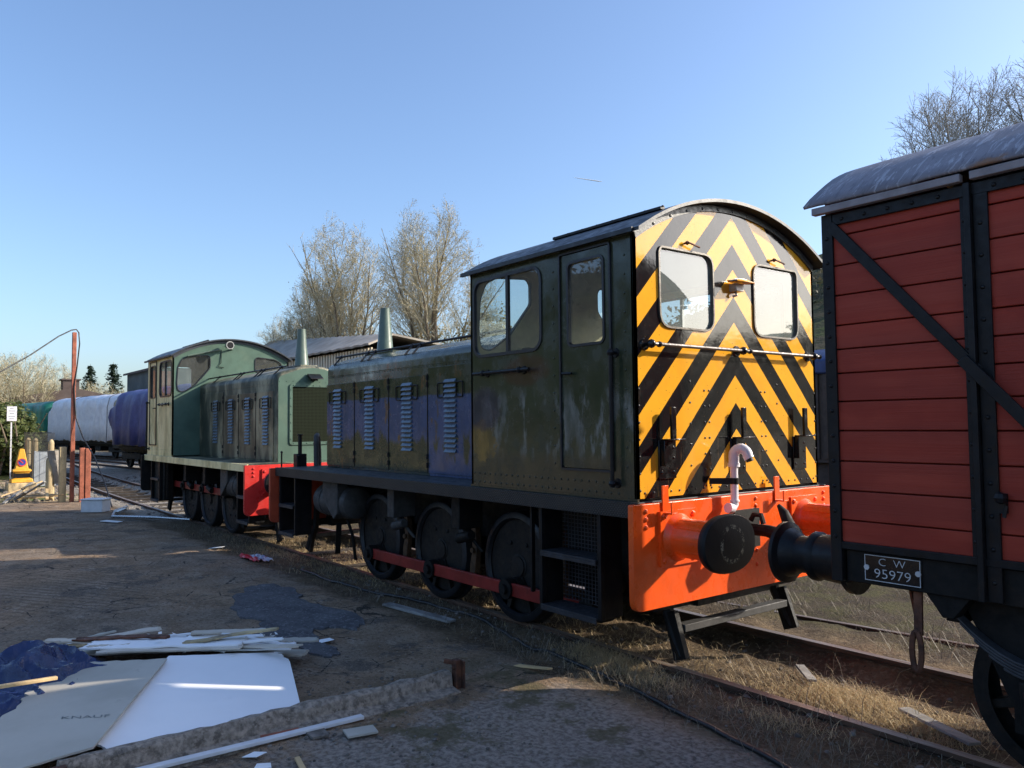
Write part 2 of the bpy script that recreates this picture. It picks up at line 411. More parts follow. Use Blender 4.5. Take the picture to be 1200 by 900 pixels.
def mat_roofcloth():
    t = NT('grey_roof_canvas'); v = t.map((1,1,1), rot=(0,0,R(28)))
    n1 = t.noise(9, 7, .7, t.map((3.4,.55,.55), rot=(0,0,R(-24))), .6); n2 = t.noise(3,5,.6)
    c = t.mix(t.step(n2,.3,.7), (.17,.165,.19), (.23,.22,.25)); c = t.mix(t.step(n1,.54,.60), c, (.36,.36,.40)); c = t.mix(t.step(n1,.44,.38), c, (.15,.145,.17))
    c = t.mix(t.step(t.noise(2.1,6,.6),.64,.7), c, (.26,.16,.11))
    return t.bsdf(c, .6, 0, t.bump(n1, .35, .012), .4)
M['roofcloth'] = mat_roofcloth()
# ------------------------------------------------------------------ the shunters
HOODSEC = [(.68,1.338),(.68,2.735),(.675,2.775),(.658,2.808),(.625,2.832),(.55,2.86),(.42,2.905),(.22,2.965),(0,2.985)]
HOODSEC = HOODSEC+[(-a,b) for a, b in reversed(HOODSEC[:-1])]
HW = 1.233; EAVE = 3.405; APEX = 3.775
def roof_z(y, up=0.0):
    Rr = (HW*HW+(APEX-EAVE)**2)/(2*(APEX-EAVE))
    return APEX-Rr+math.sqrt(max(0, (Rr+up)**2-y*y))
FRONTWIN = [(1.14,2.70),(1.16,2.86),(1.14,3.18),(1.06,3.36),(.92,3.43),(.52,3.46),(.47,3.40),(.47,3.18),(.76,2.83),(.98,2.68),(1.06,2.66)]

def build_loco(name, label, kx, opt):
    """local frame: cab end at x=0, bonnet end at x=-7.2*kx, rails run along x, rail top z=0"""
    T = thing(name, label, 'locomotive', group='green shunting locomotives in the yard')
    K = lambda x: x*kx
    two = opt['two']
    mc, mh, mface = opt['cab'], opt['hood'], opt['end']
    XF = K(-7.2)
    xcf = K(-2.2)         # cab front wall
    xh = K(-6.75)         # bonnet front
    # ---- main frame
    b = MB()
    for s in (-1,1):
        b.prism([(K(-6.9),.62),(K(-6.9),1.2),(K(-.15),1.2),(K(-.15),.55),(K(-.6),.5),(K(-1.3),.72),(K(-5.6),.72),(K(-6.2),.62)], s*.56, s*.60, 'y')
    for x in (-6.6,-5.5,-4.1,-2.7,-1.4,-.5): b.box(K(x)-.02,K(x)+.02,-.56,.56,.75,1.2)
    b.box(K(-6.2),K(-.7),-.38,.38,.62,1.1); b.box(K(-5.6),K(-.28),-.54,.54,.40,.80)  # second box added to keep the gaps between the wheels dark
    b.build('frame', M['frame'], T)
    # ---- running board
    b = MB()
    b.box(XF+.02,-.0,-1.275,1.275,1.30,1.335)
    d = b.build('running_board', M['roofdark'] if not two else M['wornreflhood'], T, bevel=.004)
    b = MB()
    for s in (-1,1): b.box(XF+.02,.045,s*1.255,s*1.285,1.215,1.338)
    b.build('edge_plate', M['chequer'] if not two else M['wornreflcab'], d, bevel=.003)
    # ---- buffer beams, buffers, hooks
    for end in (0, 1):
        x0 = .0 if end == 0 else XF; sg = 1 if end == 0 else -1
        loop = [(-1.35,1.325),(-1.35,.53),(1.35,.53),(1.35,1.325)]
        poly = rpoly(loop, [.012,.09,.09,.012], 4)
        b = MB(); b.prism(poly, x0+sg*.008, x0+sg*.06, 'x')
        pts = [(x0+sg*.06, yy, zz) for yy in (-1.21,1.21) for zz in (1.27,1.21,1.15)]
        b.rivets(pts, (sg,0,0), .022)
        for yy in (-.16,.16):
            b.rivets([(x0+sg*.06, yy, zz) for zz in (.72,.84,1.22,1.28)], (sg,0,0), .02)
        B = b.build('buffer_beam', M['frame'] if (two and end == 0) else M['beamdull'] if (not two and end == 1) else opt['beam'], T, bevel=.004)
        for s in (-1, 1):
            yb = s*.865; b = MB()
            b.box(x0+sg*.06, x0+sg*.085, yb-.21, yb+.21, .84, 1.26)
            b.rivets([(x0+sg*.085, yb+i*.17, 1.05+j*.17) for i in (-1,1) for j in (-1,1)], (sg,0,0), .024)
            b.lathe((x0+sg*.085,yb,1.05), (sg,0,0), [(0,.185),(.03,.16),(.05,.15),(.34,.145),(.345,.156),(.37,.156),(.375,.12),(.43,.115)], 28)
            for k in range(10):
                a = 2*PI*k/10; yy = yb+math.cos(a)*.144; zz = 1.05+math.sin(a)*.144
                b.bar((x0+sg*.14,yy,zz),(x0+sg*.42,yy,zz),.012,.012)
            bu = b.build('buffer', opt['beam'], T, smooth=40)
            # oval head, flattened top and bottom
            prof = []; BX = .585 if end == 0 and not two else .48
            for k in range(40):
                a = 2*PI*k/40; c, q = math.cos(a), math.sin(a)
                prof.append((yb+.305*abs(c)**.88*(1 if c > 0 else -1), 1.05+.215*abs(q)**.88*(1 if q > 0 else -1)))
            b = MB()
            def ring(x, k): return [(x, yb+(u-yb)*k, 1.05+(w-1.05)*k) for u, w in prof]
            vs = ring(x0+sg*(BX-.08),.97)+ring(x0+sg*(BX-.06),1)+ring(x0+sg*(BX-.035),1)+ring(x0+sg*(BX-.018),.96)+ring(x0+sg*BX,.5)+[(x0+sg*(BX+.006),yb,1.05)]
            fs = []
            for r_ in range(4):
                for k in range(40): fs.append((r_*40+k, r_*40+(k+1)%40, (r_+1)*40+(k+1)%40, (r_+1)*40+k))
            fs += [(160+k,160+(k+1)%40,200) for k in range(40)]; fs.append(tuple(range(39,-1,-1)))
            b.add(vs, fs)
            b.lathe((x0+sg*.30,yb,1.05), (sg,0,0), [(0,.105),(BX-.39,.105),(BX-.375,.17)], 24)
            b.build('buffer_head', M['buffhead'], bu, smooth=30)
        # draw hook with screw shackle
        b = MB(); xo = x0+sg*.06
        b.box(xo, xo+sg*.03, -.17,.17,.88,1.2)
        b.tube([(xo,0,1.04),(xo+sg*.22,0,1.04),(xo+sg*.32,0,1.02),(xo+sg*.40,0,1.05),(xo+sg*.42,0,1.12),(xo+sg*.38,0,1.2),(xo+sg*.33,0,1.26)], [.05,.05,.06,.06,.05,.04,.015], 10)
        b.tube([(xo+sg*.10,-.05,1.12),(xo+sg*.13,-.05,1.17),(xo+sg*.2,-.05,1.17),(xo+sg*.22,-.05,1.1)], .022, 8)
        b.build('draw_hook', M['frame'], T)
        # lamp irons on the beam top
        if end == 0 or two:
            for yy in (-1.0, .46):
                if two and end == 0: continue
                b = MB(); x1 = x0+sg*.062
                b.box(x1, x1+sg*.012, yy-.035, yy+.035, 1.24, 1.455); b.box(x1, x1+sg*.10, yy-.035, yy+.035, 1.24, 1.252)
                b.box(x1+sg*.088, x1+sg*.10, yy-.035, yy+.035, 1.252, 1.335)
                b.build('lamp_iron', opt['beam'], T, bevel=.002)
        # guard irons in front of the wheels
        for s in (-1,1):
            b = MB(); xg = x0-sg*.18
            b.tube([(xg,s*.70,.78),(xg,s*.72,.45),(xg+sg*.08,s*.74,.25),(xg+sg*.17,s*.75,.09)], [.05,.05,.045,.035], 6)
            b.bar((xg+sg*.05,s*.74,.42),(xg+sg*.17,s*.75,.07),.05,.135)
            b.build('guard_iron', M['frame'], T, bevel=.004)
        b = MB(); b.bar((x0-sg*.12,-.95,.50),(x0-sg*.12,.95,.50),.07,.09); b.box(x0-sg*.25,x0-sg*.05,-.5,.5,.44,.58)
        b.build('stretcher', M['frame'], T, bevel=.006)
        b = MB(); b.bar((x0-sg*.06,-.70,.30),(x0-sg*.06,.70,.30),.09,.06); b.build('brake_beam', M['grey'], T, bevel=.006)
    # ---- wheels: three axles, jackshaft behind
    wx = [K(-2.03), K(-3.44), K(-4.87)]; WR = .535
    crank = opt['crank']; ca, cz = math.cos(crank)*.20, math.sin(crank)*.20
    for s in (-1,1):
        for i, x in enumerate(wx):
            b = MB(); o = (x, s*.70, WR); ax = (0,s,0)
            b.lathe(o, ax, [(.0,.10),(.0,.46),(.05,.46),(.05,.12)], 36)      # disc rim
            # cast web with two openings on the crank side: a sector plate
            w = []
            a0 = crank+R(38); a1 = crank+R(322)
            pts = [(x+math.cos(a0+(a1-a0)*k/28)*.455, WR+math.sin(a0+(a1-a0)*k/28)*.455) for k in range(29)]
            b.prism([(x,WR)]+pts, s*.745, s*.79, 'y')
            for da in (-22, 22):
                aa = crank+R(da)
                b.bar((x,s*.765,WR),(x+math.cos(aa)*.46,s*.765,WR+math.sin(aa)*.46),.05,.07,(0,1,0))
            b.lathe((x,s*.70,WR), ax, [(0,.12),(.095,.12),(.102,.10),(.115,.10),(.12,.06)], 24)
            b.cyl((x+ca,s*.70,WR+cz),(x+ca,s*.87,WR+cz),.10,20)
            for k in range(2): b.rivets([(x+math.cos(crank+R(150+60*k))*.25, s*.79, WR+math.sin(crank+R(150+60*k))*.25)], ax, .025)
            wo = b.build('wheel', M['tyre'], T, smooth=30)
            b = MB()
            b.lathe(o, ax, [(-.03,.455),(-.03,.565),(-.005,.565),(.02,.545),(.12,.535),(.13,.52),(.135,.475),(.10,.455)], 56, caps=False)
            b.build('tyre', M['tyreblack'], wo, smooth=30)
        # coupling rod
        rod = MB(); yr = s*.93; xs = [wx[2],wx[1],wx[0],K(-.88)]
        for i in range(3):
            xa, xb = xs[i], xs[i+1]; zz = WR+cz
            rod.bar((xa+ca+.07,yr,zz),(xb+ca-.07,yr,zz),.04,.125,(0,0,1))
        ro = rod.build('coupling_rod', opt['rod'], T, bevel=.006)
        for i, xx in enumerate(xs):
            e = MB(); e.cyl((xx+ca,s*.88,WR+cz),(xx+ca,s*.975,WR+cz),.098,20); e.cyl((xx+ca,s*.97,WR+cz),(xx+ca,s*1.01,WR+cz),.05,12)
            e.build('crank_pin', M['frame'], ro, smooth=30)
        # jackshaft crank web
        b = MB(); xj = xs[3]
        b.prism(rpoly([(xj-.13,WR-.12),(xj+ca-.1,WR+cz-.12 if cz < 0 else WR+cz+.12),(xj+ca+.1,WR+cz-.12 if cz < 0 else WR+cz+.12),(xj+.13,WR+.12),(xj-.13,WR+.14)], .05), s*.72, s*.86, 'y')
        b.cyl((xj,s*.58,WR),(xj,s*.86,WR),.12,20)
        b.build('jackshaft', M['frame'], T, bevel=.004)
        # brake hangers and blocks between the wheels
        for i, x in enumerate(wx):
            xb = x+K(.60)
            b = MB()
            b.prism([(xb-.02,1.02),(xb+.05,1.02),(xb+.10,.62),(xb+.045,.3),(xb-.045,.25),(xb-.03,.45),(xb+.02,.6),(xb-.0,.8)], s*.735, s*.80, 'y')
            b.cyl((xb+.045,s*.73,.60),(xb+.045,s*.83,.60),.03,10)
            b.build('brake_hanger', M['ochre'] if not two else M['frame'], T, bevel=.004)
        # horn guides, sandbox, tank
        for i, x in enumerate((wx[1]+.74*kx, wx[2]+.80*kx)):
            b = MB(); b.box(x-.075,x+.075,s*.80,s*1.10,.86,1.21); b.bar((x,s*1.0,.86),(x+.16,s*.86,.62),.035,.035)
            b.cyl((x-.12,s*.98,.74),(x+.12,s*.98,.80),.055,12)
            b.build('brake_cylinder', M['grey'] if i == 1 and not two else M['frame'], T, bevel=.01)
        b = MB(); xt = K(-6.30)
        b.lathe((xt,s*.93,.93), (1,0,0), [(0,.02),(.03,.12),(.08,.185),(.15,.215),(.42,.22),(1.0*kx,.22),(1.05*kx,.2),(1.10*kx,.1)], 24)
        for xx in (.3,.8): b.lathe((xt+xx*kx,s*.93,.93), (1,0,0), [(0,.226),(.05,.226)], 24)
        b.build('air_tank', M['grey'] if not two else M['grey'], T, smooth=40)
        b = MB(); b.prism([(xt+.50,1.21),(xt+.95*kx,1.21),(xt+.95*kx,.80),(xt+.84,.72),(xt+.5,.98)], s*1.0, s*1.17, 'y')
        b.build('sandbox', M['grey'], T, bevel=.012)
        b = MB()
        b.tube([(K(-5.5),s*.95,.7),(K(-5.45),s*.9,.5),(K(-5.52),s*.82,.16)], .022, 8)
        b.bar((K(-5.75),s*.95,.62),(K(-5.9),s*.9,.2),.07,.03)
        b.build('sand_pipe', M['frame'], T)
        # steps: one at each end
        for (xa, xb, zb, mid, nm) in ((K(-1.16),K(-.43),.37,.83,1),(XF+.06,XF+.62,.40,.80,0)):
            b = MB()
            for xx in (xb, xa):
                b = MB(); b.box(xx-.02, xx+.02, s*1.235, s*1.19, zb, 1.214); b.box(xx-.006,xx+.006,s*1.192,s*.98,zb,1.214)
                st = b.build('step_upright', M['black'], T, bevel=.003)
            if nm: b = MB(); b.box(xa-.26, xa-.235, s*1.10, s*1.14, zb+.06, 1.214); b.build('support_bar', M['black'], T, bevel=.003)
            for zz in (zb, mid):
                b = MB(); b.box(xa+.021,xb-.021,s*1.0,s*1.255,zz,zz+.018); b.box(xa+.021,xb-.021,s*1.245,s*1.257,zz-.03,zz-.001)
                b.build('step', M['stepgrey'], st, bevel=.002)
            if nm and not two:
                b = MB(); nx = 22; nzv = 24
                for i in range(nx+1):
                    xx = xa-.22+(xb-xa+.20)*i/nx; b.box(xx-.0028,xx+.0028,s*.972,s*.977,zb+.03,1.2)
                for i in range(nzv+1):
                    zz = zb+.03+(1.17-zb)*i/nzv; b.box(xa-.22,xb-.02,s*.966,s*.971,zz-.0028,zz+.0028)
                b.build('wire_guard', M['wiregrey'], st, smooth=0)
            if two and nm:
                b = MB(); b.box(xa-.15,xb+.3,s*.98,s*1.17,zb+.02,1.2); b.build('tool_box', M['frame'], st, bevel=.01)
    # ---- bonnet
    b = MB(); n = len(HOODSEC)
    vs = []; stations = [xcf-.003, xh+.06, xh+.02, xh]; ins = [0,0,.02,.06]
    for x, q in zip(stations, ins):
        for (y, z) in HOODSEC:
            vs.append((x, y*(1-q/.68), z if z < 1.4 else z-q*.6))
    fs = [(i*n+j,i*n+j+1,(i+1)*n+j+1,(i+1)*n+j) for i in range(len(stations)-1) for j in range(n-1)]
    fs.append(tuple((len(stations)-1)*n+j for j in range(n))); fs.append(tuple(reversed(range(n))))
    b.add(vs, fs)
    H = b.build('bonnet', [mh], T, smooth=50)
    b = MB()     # seam ribs and riveted top strip
    for s in (-1,1):
        b.rivets([(xh+.1+i*.07, s*.681, 2.64) for i in range(int((xcf-xh-.2)/.07))], (0,s,0), .006)
        b.box(xh+.05,xcf-.02,s*.681,s*.684,2.655,2.66)
    b.build('rivet_strip', mh, H, smooth=0)
    # nose: radiator grille, only the visible kind
    def NX(u,w,t): return (xh-t, u, w)
    b = MB(); lp = rrect(-.43,.43,1.62,2.66,.05)
    frame_ring(b, lp, .05, -.004, .022, NX)
    b.rivets([(xh-.022, u, w) for w in (1.645,2.635) for u in [-.36+.12*i for i in range(7)]]+[(xh-.022, u, w) for u in (-.405,.405) for w in [1.72+.14*i for i in range(7)]], (-1,0,0), .012)
    b.rivets([(xh-.001, -.6+.12*i, 2.70) for i in range(11)], (-1,0,0), .011)
    G = b.build('radiator_frame', opt['nose'], T, smooth=30)
    b = MB(); b.add([NX(u,w,.004) for u, w in rrect(-.39,.39,1.66,2.62,.02)], [tuple(range(24))])
    b.build('radiator_grille', M['grille'], G, smooth=0)
    b = MB(); lpn = [(y*.985, z-.01) for y, z in HOODSEC]
    k = len(lpn); b.add([(xh-.002, u*.93, w if w < 1.4 else w-.03) for u, w in lpn], [tuple(range(k))])
    b.build('nose_panel', opt['nose'], T, smooth=0)
    b = MB(); b.prism([(xh-.02,2.79),(xh-.17,2.74),(xh-.17,2.755),(xh-.02,2.84)], -.12, .12, 'y'); b.box(xh-.09,xh-.01,-.05,.05,2.72,2.79)
    b.build('nose_lamp', M['black'], T, bevel=.004)
    # bonnet doors with louvres, handles and hinges
    lx = [K(-6.33),K(-5.36),K(-4.37),K(-3.39)]
    edges = [xh+.045,K(-5.81),K(-4.84),K(-3.89),K(-2.45)]
    for s in (-1,1):
        for i, xl in enumerate(lx):
            b = MB(); top = 2.54 if i != 3 else 2.62
            b.box(edges[i]+.008,edges[i+1]-.008,s*.6805,s*.693,1.37,top)
            D = b.build('bonnet_door', mh, T, bevel=.003)
            b = MB()
            for k in range(15):
                zt = 2.465-k*.0573
                b.prism([(s*.693,zt),(s*.700,zt-.004),(s*.722,zt-.036),(s*.720,zt-.042),(s*.693,zt-.041)], xl-.118, xl+.118, 'x')
            b.build('louvre', M['louvre'], D, smooth=0, bevel=.004)
            for q in (-1,1):
                b = MB(); xc = xl+q*.195
                lp = rpoly([(xc-.065,2.255),(xc+.065,2.255),(xc+.065,2.425),(xc-.065,2.425)], .025, 3)
                b.tube([(u, s*.705, w) for u, w in lp], .008, 6, closed=True)
                b.build('handle', M['black'], D)
        b = MB()
        for xe in edges[1:4]:
            for zz in (1.46,1.56,2.42,2.5): b.cyl((xe,s*.70,zz-.03),(xe,s*.70,zz+.03),.016,8)
            b.box(xe-.006,xe+.006,s*.69,s*.699,1.38,2.55)
        b.build('hinge', M['black'], H)
        # handrail along the bonnet shoulder
        b = MB()
        b.tube([(xh-.05,s*.50,2.955),(xcf+.0,s*.50,2.955)], .015, 8)
        for xx in (-6.6,-5.75,-5.55,-4.55,-4.35,-3.0):
            b.tube([(K(xx),s*.50,2.955),(K(xx)+.01,s*.56,2.90),(K(xx)+.03,s*.64,2.82)], .012, 6); b.sphere((K(xx),s*.50,2.955),.025,8)
        if s == -1 or two or True: b.build('handrail', M['black'], T)
    # exhaust stack
    b = MB(); xe = K(-6.2)
    b.lathe((xe,0,2.97),(0,0,1),[(0,.14),(.03,.128),(.05,.122),(.66,.070),(.70,.070),(.70,.055),(.5,.05)], 28)
    b.build('exhaust_stack', M['stackgreen'], T, smooth=35)
    b = MB(); b.box(K(-6.55),K(-5.7),-.16,.16,2.94,3.01); b.build('stack_base', mh, T, bevel=.01)
    # ---- cab walls
    dl, dr = K(-.85), K(-.25)
    def side(s):
        return lambda u, w, t: (u, s*(HW-t), w)
    for s in (-1,1):
        v, f = sheet([(xcf,1.36),(-.0,1.36),(-.0,EAVE),(xcf,EAVE)],
                     [rrect(K(-2.15),K(-1.10),2.58,3.345,.13), rrect(dl,dr,1.565,3.37,.02,1)], 0, .03, side(s))
        b = MB(); b.add(v, f)
        riv = [(xcf+.05+i*.085, s*HW, zz) for zz in (1.39,1.47) for i in range(int(2.1*kx/.085))]
        riv += [(xx, s*HW, 1.6+j*.15) for xx in (K(-.95),K(-.10)) for j in range(12)]
        b.rivets(riv, (0,s,0), .011)
        b.box(xcf-.02,.0,s*(HW-.02),s*(HW+.0),1.336,1.359)
        W = b.build('cab_side', mc, T, smooth=30)
        b = MB(); lp = rrect(K(-2.15),K(-1.10),2.58,3.345,.13)
        inn = frame_ring(b, lp, .03, -.012, .02, side(s))
        xm = K(-1.60); b.box(xm-.018,xm+.018,s*(HW-.02),s*(HW+.010),2.60,3.33)
        wn = b.build('window', M['winblack'], W, smooth=30)
        b = MB(); b.add([side(s)(u,w,.012) for u, w in inn], [tuple(range(len(inn)))])
        b.build('pane', M['glass'], wn, smooth=0)
        # door
        wl = rrect(K(-.765),K(-.315),2.575,3.30,.06)
        v, f = sheet(rrect(dl+.008,dr-.008,1.573,3.362,.02,1), [wl], -.004, .024, side(s)); b = MB(); b.add(v, f)
        D = b.build('door', mc, T, smooth=30)
        b = MB(); frame_ring(b, rrect(dl-.012,dr+.012,1.55,3.385,.03,2), .019, -.02, .012, side(s)); b.build('door_frame', M['winblack'], W, smooth=30)
        b = MB(); inn = frame_ring(b, wl, .022, -.014, .02, side(s)); wn = b.build('door_window', M['winblack'], D, smooth=30)
        b = MB(); b.add([side(s)(u,w,.010) for u, w in inn], [tuple(range(len(inn)))]); b.build('pane', M['glass'], wn, smooth=0)
        b = MB(); b.tube([(dl+.045,s*(HW+.0),2.36),(dl+.045,s*(HW+.035),2.36),(dl+.16,s*(HW+.035),2.355)], .011, 6); b.build('handle', M['black'], D)
        # handrails on the side
        for pts, kn in ((((K(-2.08),2.424),(K(-1.22),2.424)), (K(-1.92),K(-1.36))), (((K(-.205),1.44),(K(-.205),2.52)), None)):
            b = MB(); yy = s*(HW+.06)
            p, q = [(a, yy, c) for a, c in pts]; b.tube([p, q], .016, 8)
            ends = [(a, 2.424) for a in kn] if kn else [(K(-.205),1.47),(K(-.205),2.49)]
            for a, c in ends:
                b.cyl((a,s*HW,c),(a,yy,c),.014,8); b.sphere((a,yy,c),.03,8); b.lathe((a,s*HW,c),(0,s,0),[(0,.04),(.012,.036)],10)
            b.build('handrail', M['black'], T)
    # end wall with the rounded windows
    arc = [(-HW+2*HW*i/24, roof_z(-HW+2*HW*i/24)) for i in range(25)]
    endo = [(HW,1.36)]+list(reversed(arc))+[(-HW,1.36)]
    ew = [rpoly([(sg*.275,2.69),(sg*.955,2.69),(sg*.96,3.30),(sg*.93,3.345),(sg*.275,3.345)], [.13,.13,.1,.1,.12], 5) for sg in (-1,1)]
    E = lambda u, w, t: (-t-.0, u, w)
    v, f = sheet(endo, ew, 0, .012, E); b = MB(); b.add(v, f)
    if not two:
        riv = [(0, sg*q, 1.42+.13*j) for sg in (-1,1) for q in (.42,.36,1.2) for j in range(7)]
        riv += [(0, -1.15+.1*i, 1.40) for i in range(24)]+[(0, sg*.6, 1.42+.17*j) for sg in (-1,1) for j in range(6)]
        b.mi = 1; b.rivets(riv, (1,0,0), .010)
    e = b.build('cab_end', [mface, M['winblack']], T, smooth=30)
    v, f = sheet(endo, ew, .013, .03, E); b = MB(); b.add(v, f); b.build('lining', M['cream'], e, smooth=30)
    for lp in ew:
        b = MB(); inn = frame_ring(b, lp, .016, -.016, .02, E); wn = b.build('window', M['chromewin'], e, smooth=40)
        b = MB(); b.add([E(u,w,.012) for u, w in inn], [tuple(range(len(inn)))]); b.build('pane', M['glassend'] if not two else M['glass'], wn, smooth=0)
        b = MB(); k = 1 if lp[0][0] > 0 else -1; yc = k*.60
        b.tube([(.0,yc-.03,3.40),(.045,yc-.03,3.40),(.05,yc+.10,3.375)], .009, 6); b.sphere((.03,yc-.03,3.40),.018,8)
        b.build('wiper', M['rust'], e)
    # front wall
    fo = [(HW,1.36)]+list(reversed(arc))+[(-HW,1.36)]
    fw = [[(sg*y, z) for y, z in FRONTWIN] for sg in (1,-1)]
    fw = [rpoly(w, .04, 2) for w in fw]
    Fr = lambda u, w, t: (xcf+t, u, w)
    v, f = sheet(fo, fw, 0, .012, Fr); b = MB(); b.add(v, f); fe = b.build('cab_front', opt['front'], T, smooth=30)
    v, f = sheet(fo, fw, .013, .03, Fr); b = MB(); b.add(v, f); b.build('lining', M['cream'], fe, smooth=30)
    for lp in fw:
        b = MB(); inn = frame_ring(b, lp, .018, -.012, .02, Fr); wn = b.build('window', M['winblack'], fe, smooth=40)
        b = MB(); b.add([Fr(u,w,.012) for u, w in inn], [tuple(range(len(inn)))]); b.build('pane', M['glass'], wn, smooth=0)
    for s in (-1,1):
        v, f = sheet([(xcf+.032,1.36),(-.032,1.36),(-.032,EAVE),(xcf+.032,EAVE)],
                     [rrect(K(-2.14),K(-1.11),2.59,3.335,.13), rrect(K(-.80),K(-.29),2.5,3.32,.05,2)], .034, .045, side(s))
        b = MB(); b.add(v, f); b.build('lining', M['cream'], T, smooth=30)
    # cab floor, desk, stool
    b = MB(); b.box(xcf+.04,-.04,-1.18,1.18,1.34,1.40); b.build('cab_floor', M['frame'], T)
    b = MB(); b.box(xcf+.05,xcf+.45,-.66,.66,1.4,2.5); b.prism([(xcf+.05,2.5),(xcf+.5,2.5),(xcf+.42,2.62),(xcf+.05,2.72)],-.7,.7,'y')
    b.build('control_desk', M['cream'], T, bevel=.02)
    b = MB(); b.tube([(xcf+.5,-.8,1.4),(xcf+.5,-.8,2.6)],.03,8); b.lathe((xcf+.5,-.8,2.6),(.5,0,1),[(0,.16),(.02,.16)],16)
    b.build('brake_pedestal', M['black'], T)
    # roof
    b = MB(); nseg = 28; YO = HW+.055
    ra = [(-YO+2*YO*i/nseg) for i in range(nseg+1)]
    out = [(y, roof_z(min(max(y,-HW-.03),HW+.03),.045)-(.012 if abs(y) > HW else 0)) for y in ra]; inn_ = [(y, z-.028) for y, z in out]
    x0, x1 = xcf-.09, .115
    vs = []
    for x in (x0, x1):
        vs += [(x,y,z) for y, z in out]+[(x,y,z) for y, z in inn_]
    k = nseg+1; fs = []
    for i in range(nseg):
        fs += [(i,i+1,2*k+i+1,2*k+i),(k+i,3*k+i,3*k+i+1,k+i+1),(i,k+i,k+i+1,i+1),(2*k+i,2*k+i+1,3*k+i+1,3*k+i)]
    fs += [(0,2*k,3*k,k),(k-1,2*k-1,4*k-1,3*k-1)]
    b.add(vs, fs)
    for s in (-1,1):    # gutter
        b.bar((x0+.02,s*(YO+.004),out[0][1]-.012),(x1-.06,s*(YO+.004),out[0][1]-.012),.03,.035)
    RF = b.build('cab_roof', opt['roof'], T, smooth=40)
    lo = [(y, roof_z(y,-.002)) for y in [(-HW+2*HW*i/24) for i in range(25)]]; hi = [(y, z+.015) for y, z in lo]; lo = [(y*.985, z-.038) for y, z in lo]
    for xx, dx in ((.0005,.014),(xcf-.0145,.014)):
        b = MB(); vs = []
        for x in (xx, xx+dx): vs += [(x,y,z) for y, z in lo]+[(x,y,z) for y, z in hi]
        k = 25; fs = []
        for i in range(24):
            fs += [(i,i+1,k+i+1,k+i),(2*k+i,3*k+i,3*k+i+1,2*k+i+1),(i,2*k+i,2*k+i+1,i+1),(k+i,k+i+1,3*k+i+1,3*k+i)]
        fs += [(0,k,3*k,2*k),(k-1,3*k-1,4*k-1,2*k-1)]
        b.add(vs, fs)
        if xx > 0: b.rivets([(.0145, lo[i][0], lo[i][1]+.022) for i in range(2,24,2)], (1,0,0), .013)
        b.build('roof_angle', M['greyangle'] if not two else opt['roof'], RF, smooth=30)
    for (xa, xb, y) in ((K(-1.35),-.02,-.86),(K(-2.1),-.1,.5)):     # raised strips on the roof
        b = MB(); z = roof_z(y,.045); b.bar((xa,y,z+.012),(xb,y,z+.012),.05,.022); b.rivets([(xa+(xb-xa)*i/7,y,z+.023) for i in range(8)],(0,0,1),.014)
        b.build('roof_strip', M['black'], RF, smooth=30)
    if not two: return T
    # second engine: air horn on cab front, roof stub
    b = MB(); hx = xcf-.14
    b.lathe((hx-.16,.16,3.66),(1,-.0,0),[(0,.075),(.01,.078),(.03,.062),(.2,.05)], 20)
    b.tube([(xcf,.02,3.60),(hx,.1,3.63)], .02, 8); b.tube([(xcf-.03,.3,3.58),(xcf-.05,.95,3.42)], .018, 6)
    ah = b.build('air_horn', M['stackgreen'], T, smooth=40)
    b = MB(); b.lathe((hx-.166,.16,3.66),(1,0,0),[(0,.066),(.004,.066)],20); b.build('horn_mouth', M['black'], ah); b = MB(); b.lathe((hx-.162,.16,3.66),(1,0,0),[(-.008,.068),(-.008,.084),(.01,.084),(.01,.068)],20,caps=False); b.build('rim', M['lampcream'], ah)
    b = MB(); b.tube([(xcf-.004,.25,3.58),(xcf-.02,.26,3.3),(xcf-.02,.32,3.22),(xcf-.02,.2,3.2)], .008, 5); b.build('cable', M['black'], fe)
    return T

M['beamdull'] = pbr('dull_red_oxide_paint', (.42,.06,.022), .5, var=.15)
M['wiregrey'] = pbr('grey_wire', (.05,.052,.058), .5)
M['roofblack'] = pbr('black_roof_paint', (.014,.016,.021), .42, var=.3, scale=5, bump=.06, col2=(.03,.033,.04), amt=.42)
M['tyreblack'] = pbr('tyre_black', (.010,.0105,.013), .5, var=.3, scale=8)
M['stepgrey'] = pbr('worn_step_plate', (.03,.03,.034), .5, var=.35, scale=9)
M['winblack'] = pbr('window_rubber_black', (.014,.015,.019), .4, var=.2)
M['greyangle'] = pbr('grey_angle_iron', (.06,.065,.062), .4, var=.25, scale=9)
def mat_buff():
    t = NT('greased_buffer_face'); x, y, z = t.xyz()
    yy = t.m('SUBTRACT', t.m('ABSOLUTE', y), .865); zz = t.m('SUBTRACT', z, 1.05)
    r = t.m('SQRT', t.m('ADD', t.m('MULTIPLY', yy, yy), t.m('MULTIPLY', zz, zz)))
    ring = t.m('MULTIPLY', t.step(r,.105,.118), t.step(r,.125,.15,1,0))
    w = t.m('MULTIPLY', ring, t.step(t.noise(30,7,.8),.5,.56))
    c = t.mix(w, (.007,.007,.008), (.30,.29,.22))
    return t.bsdf(c, .55, 0, t.bump(t.noise(24,5,.6), .2, .01), .3)
M['buffhead'] = mat_buff()

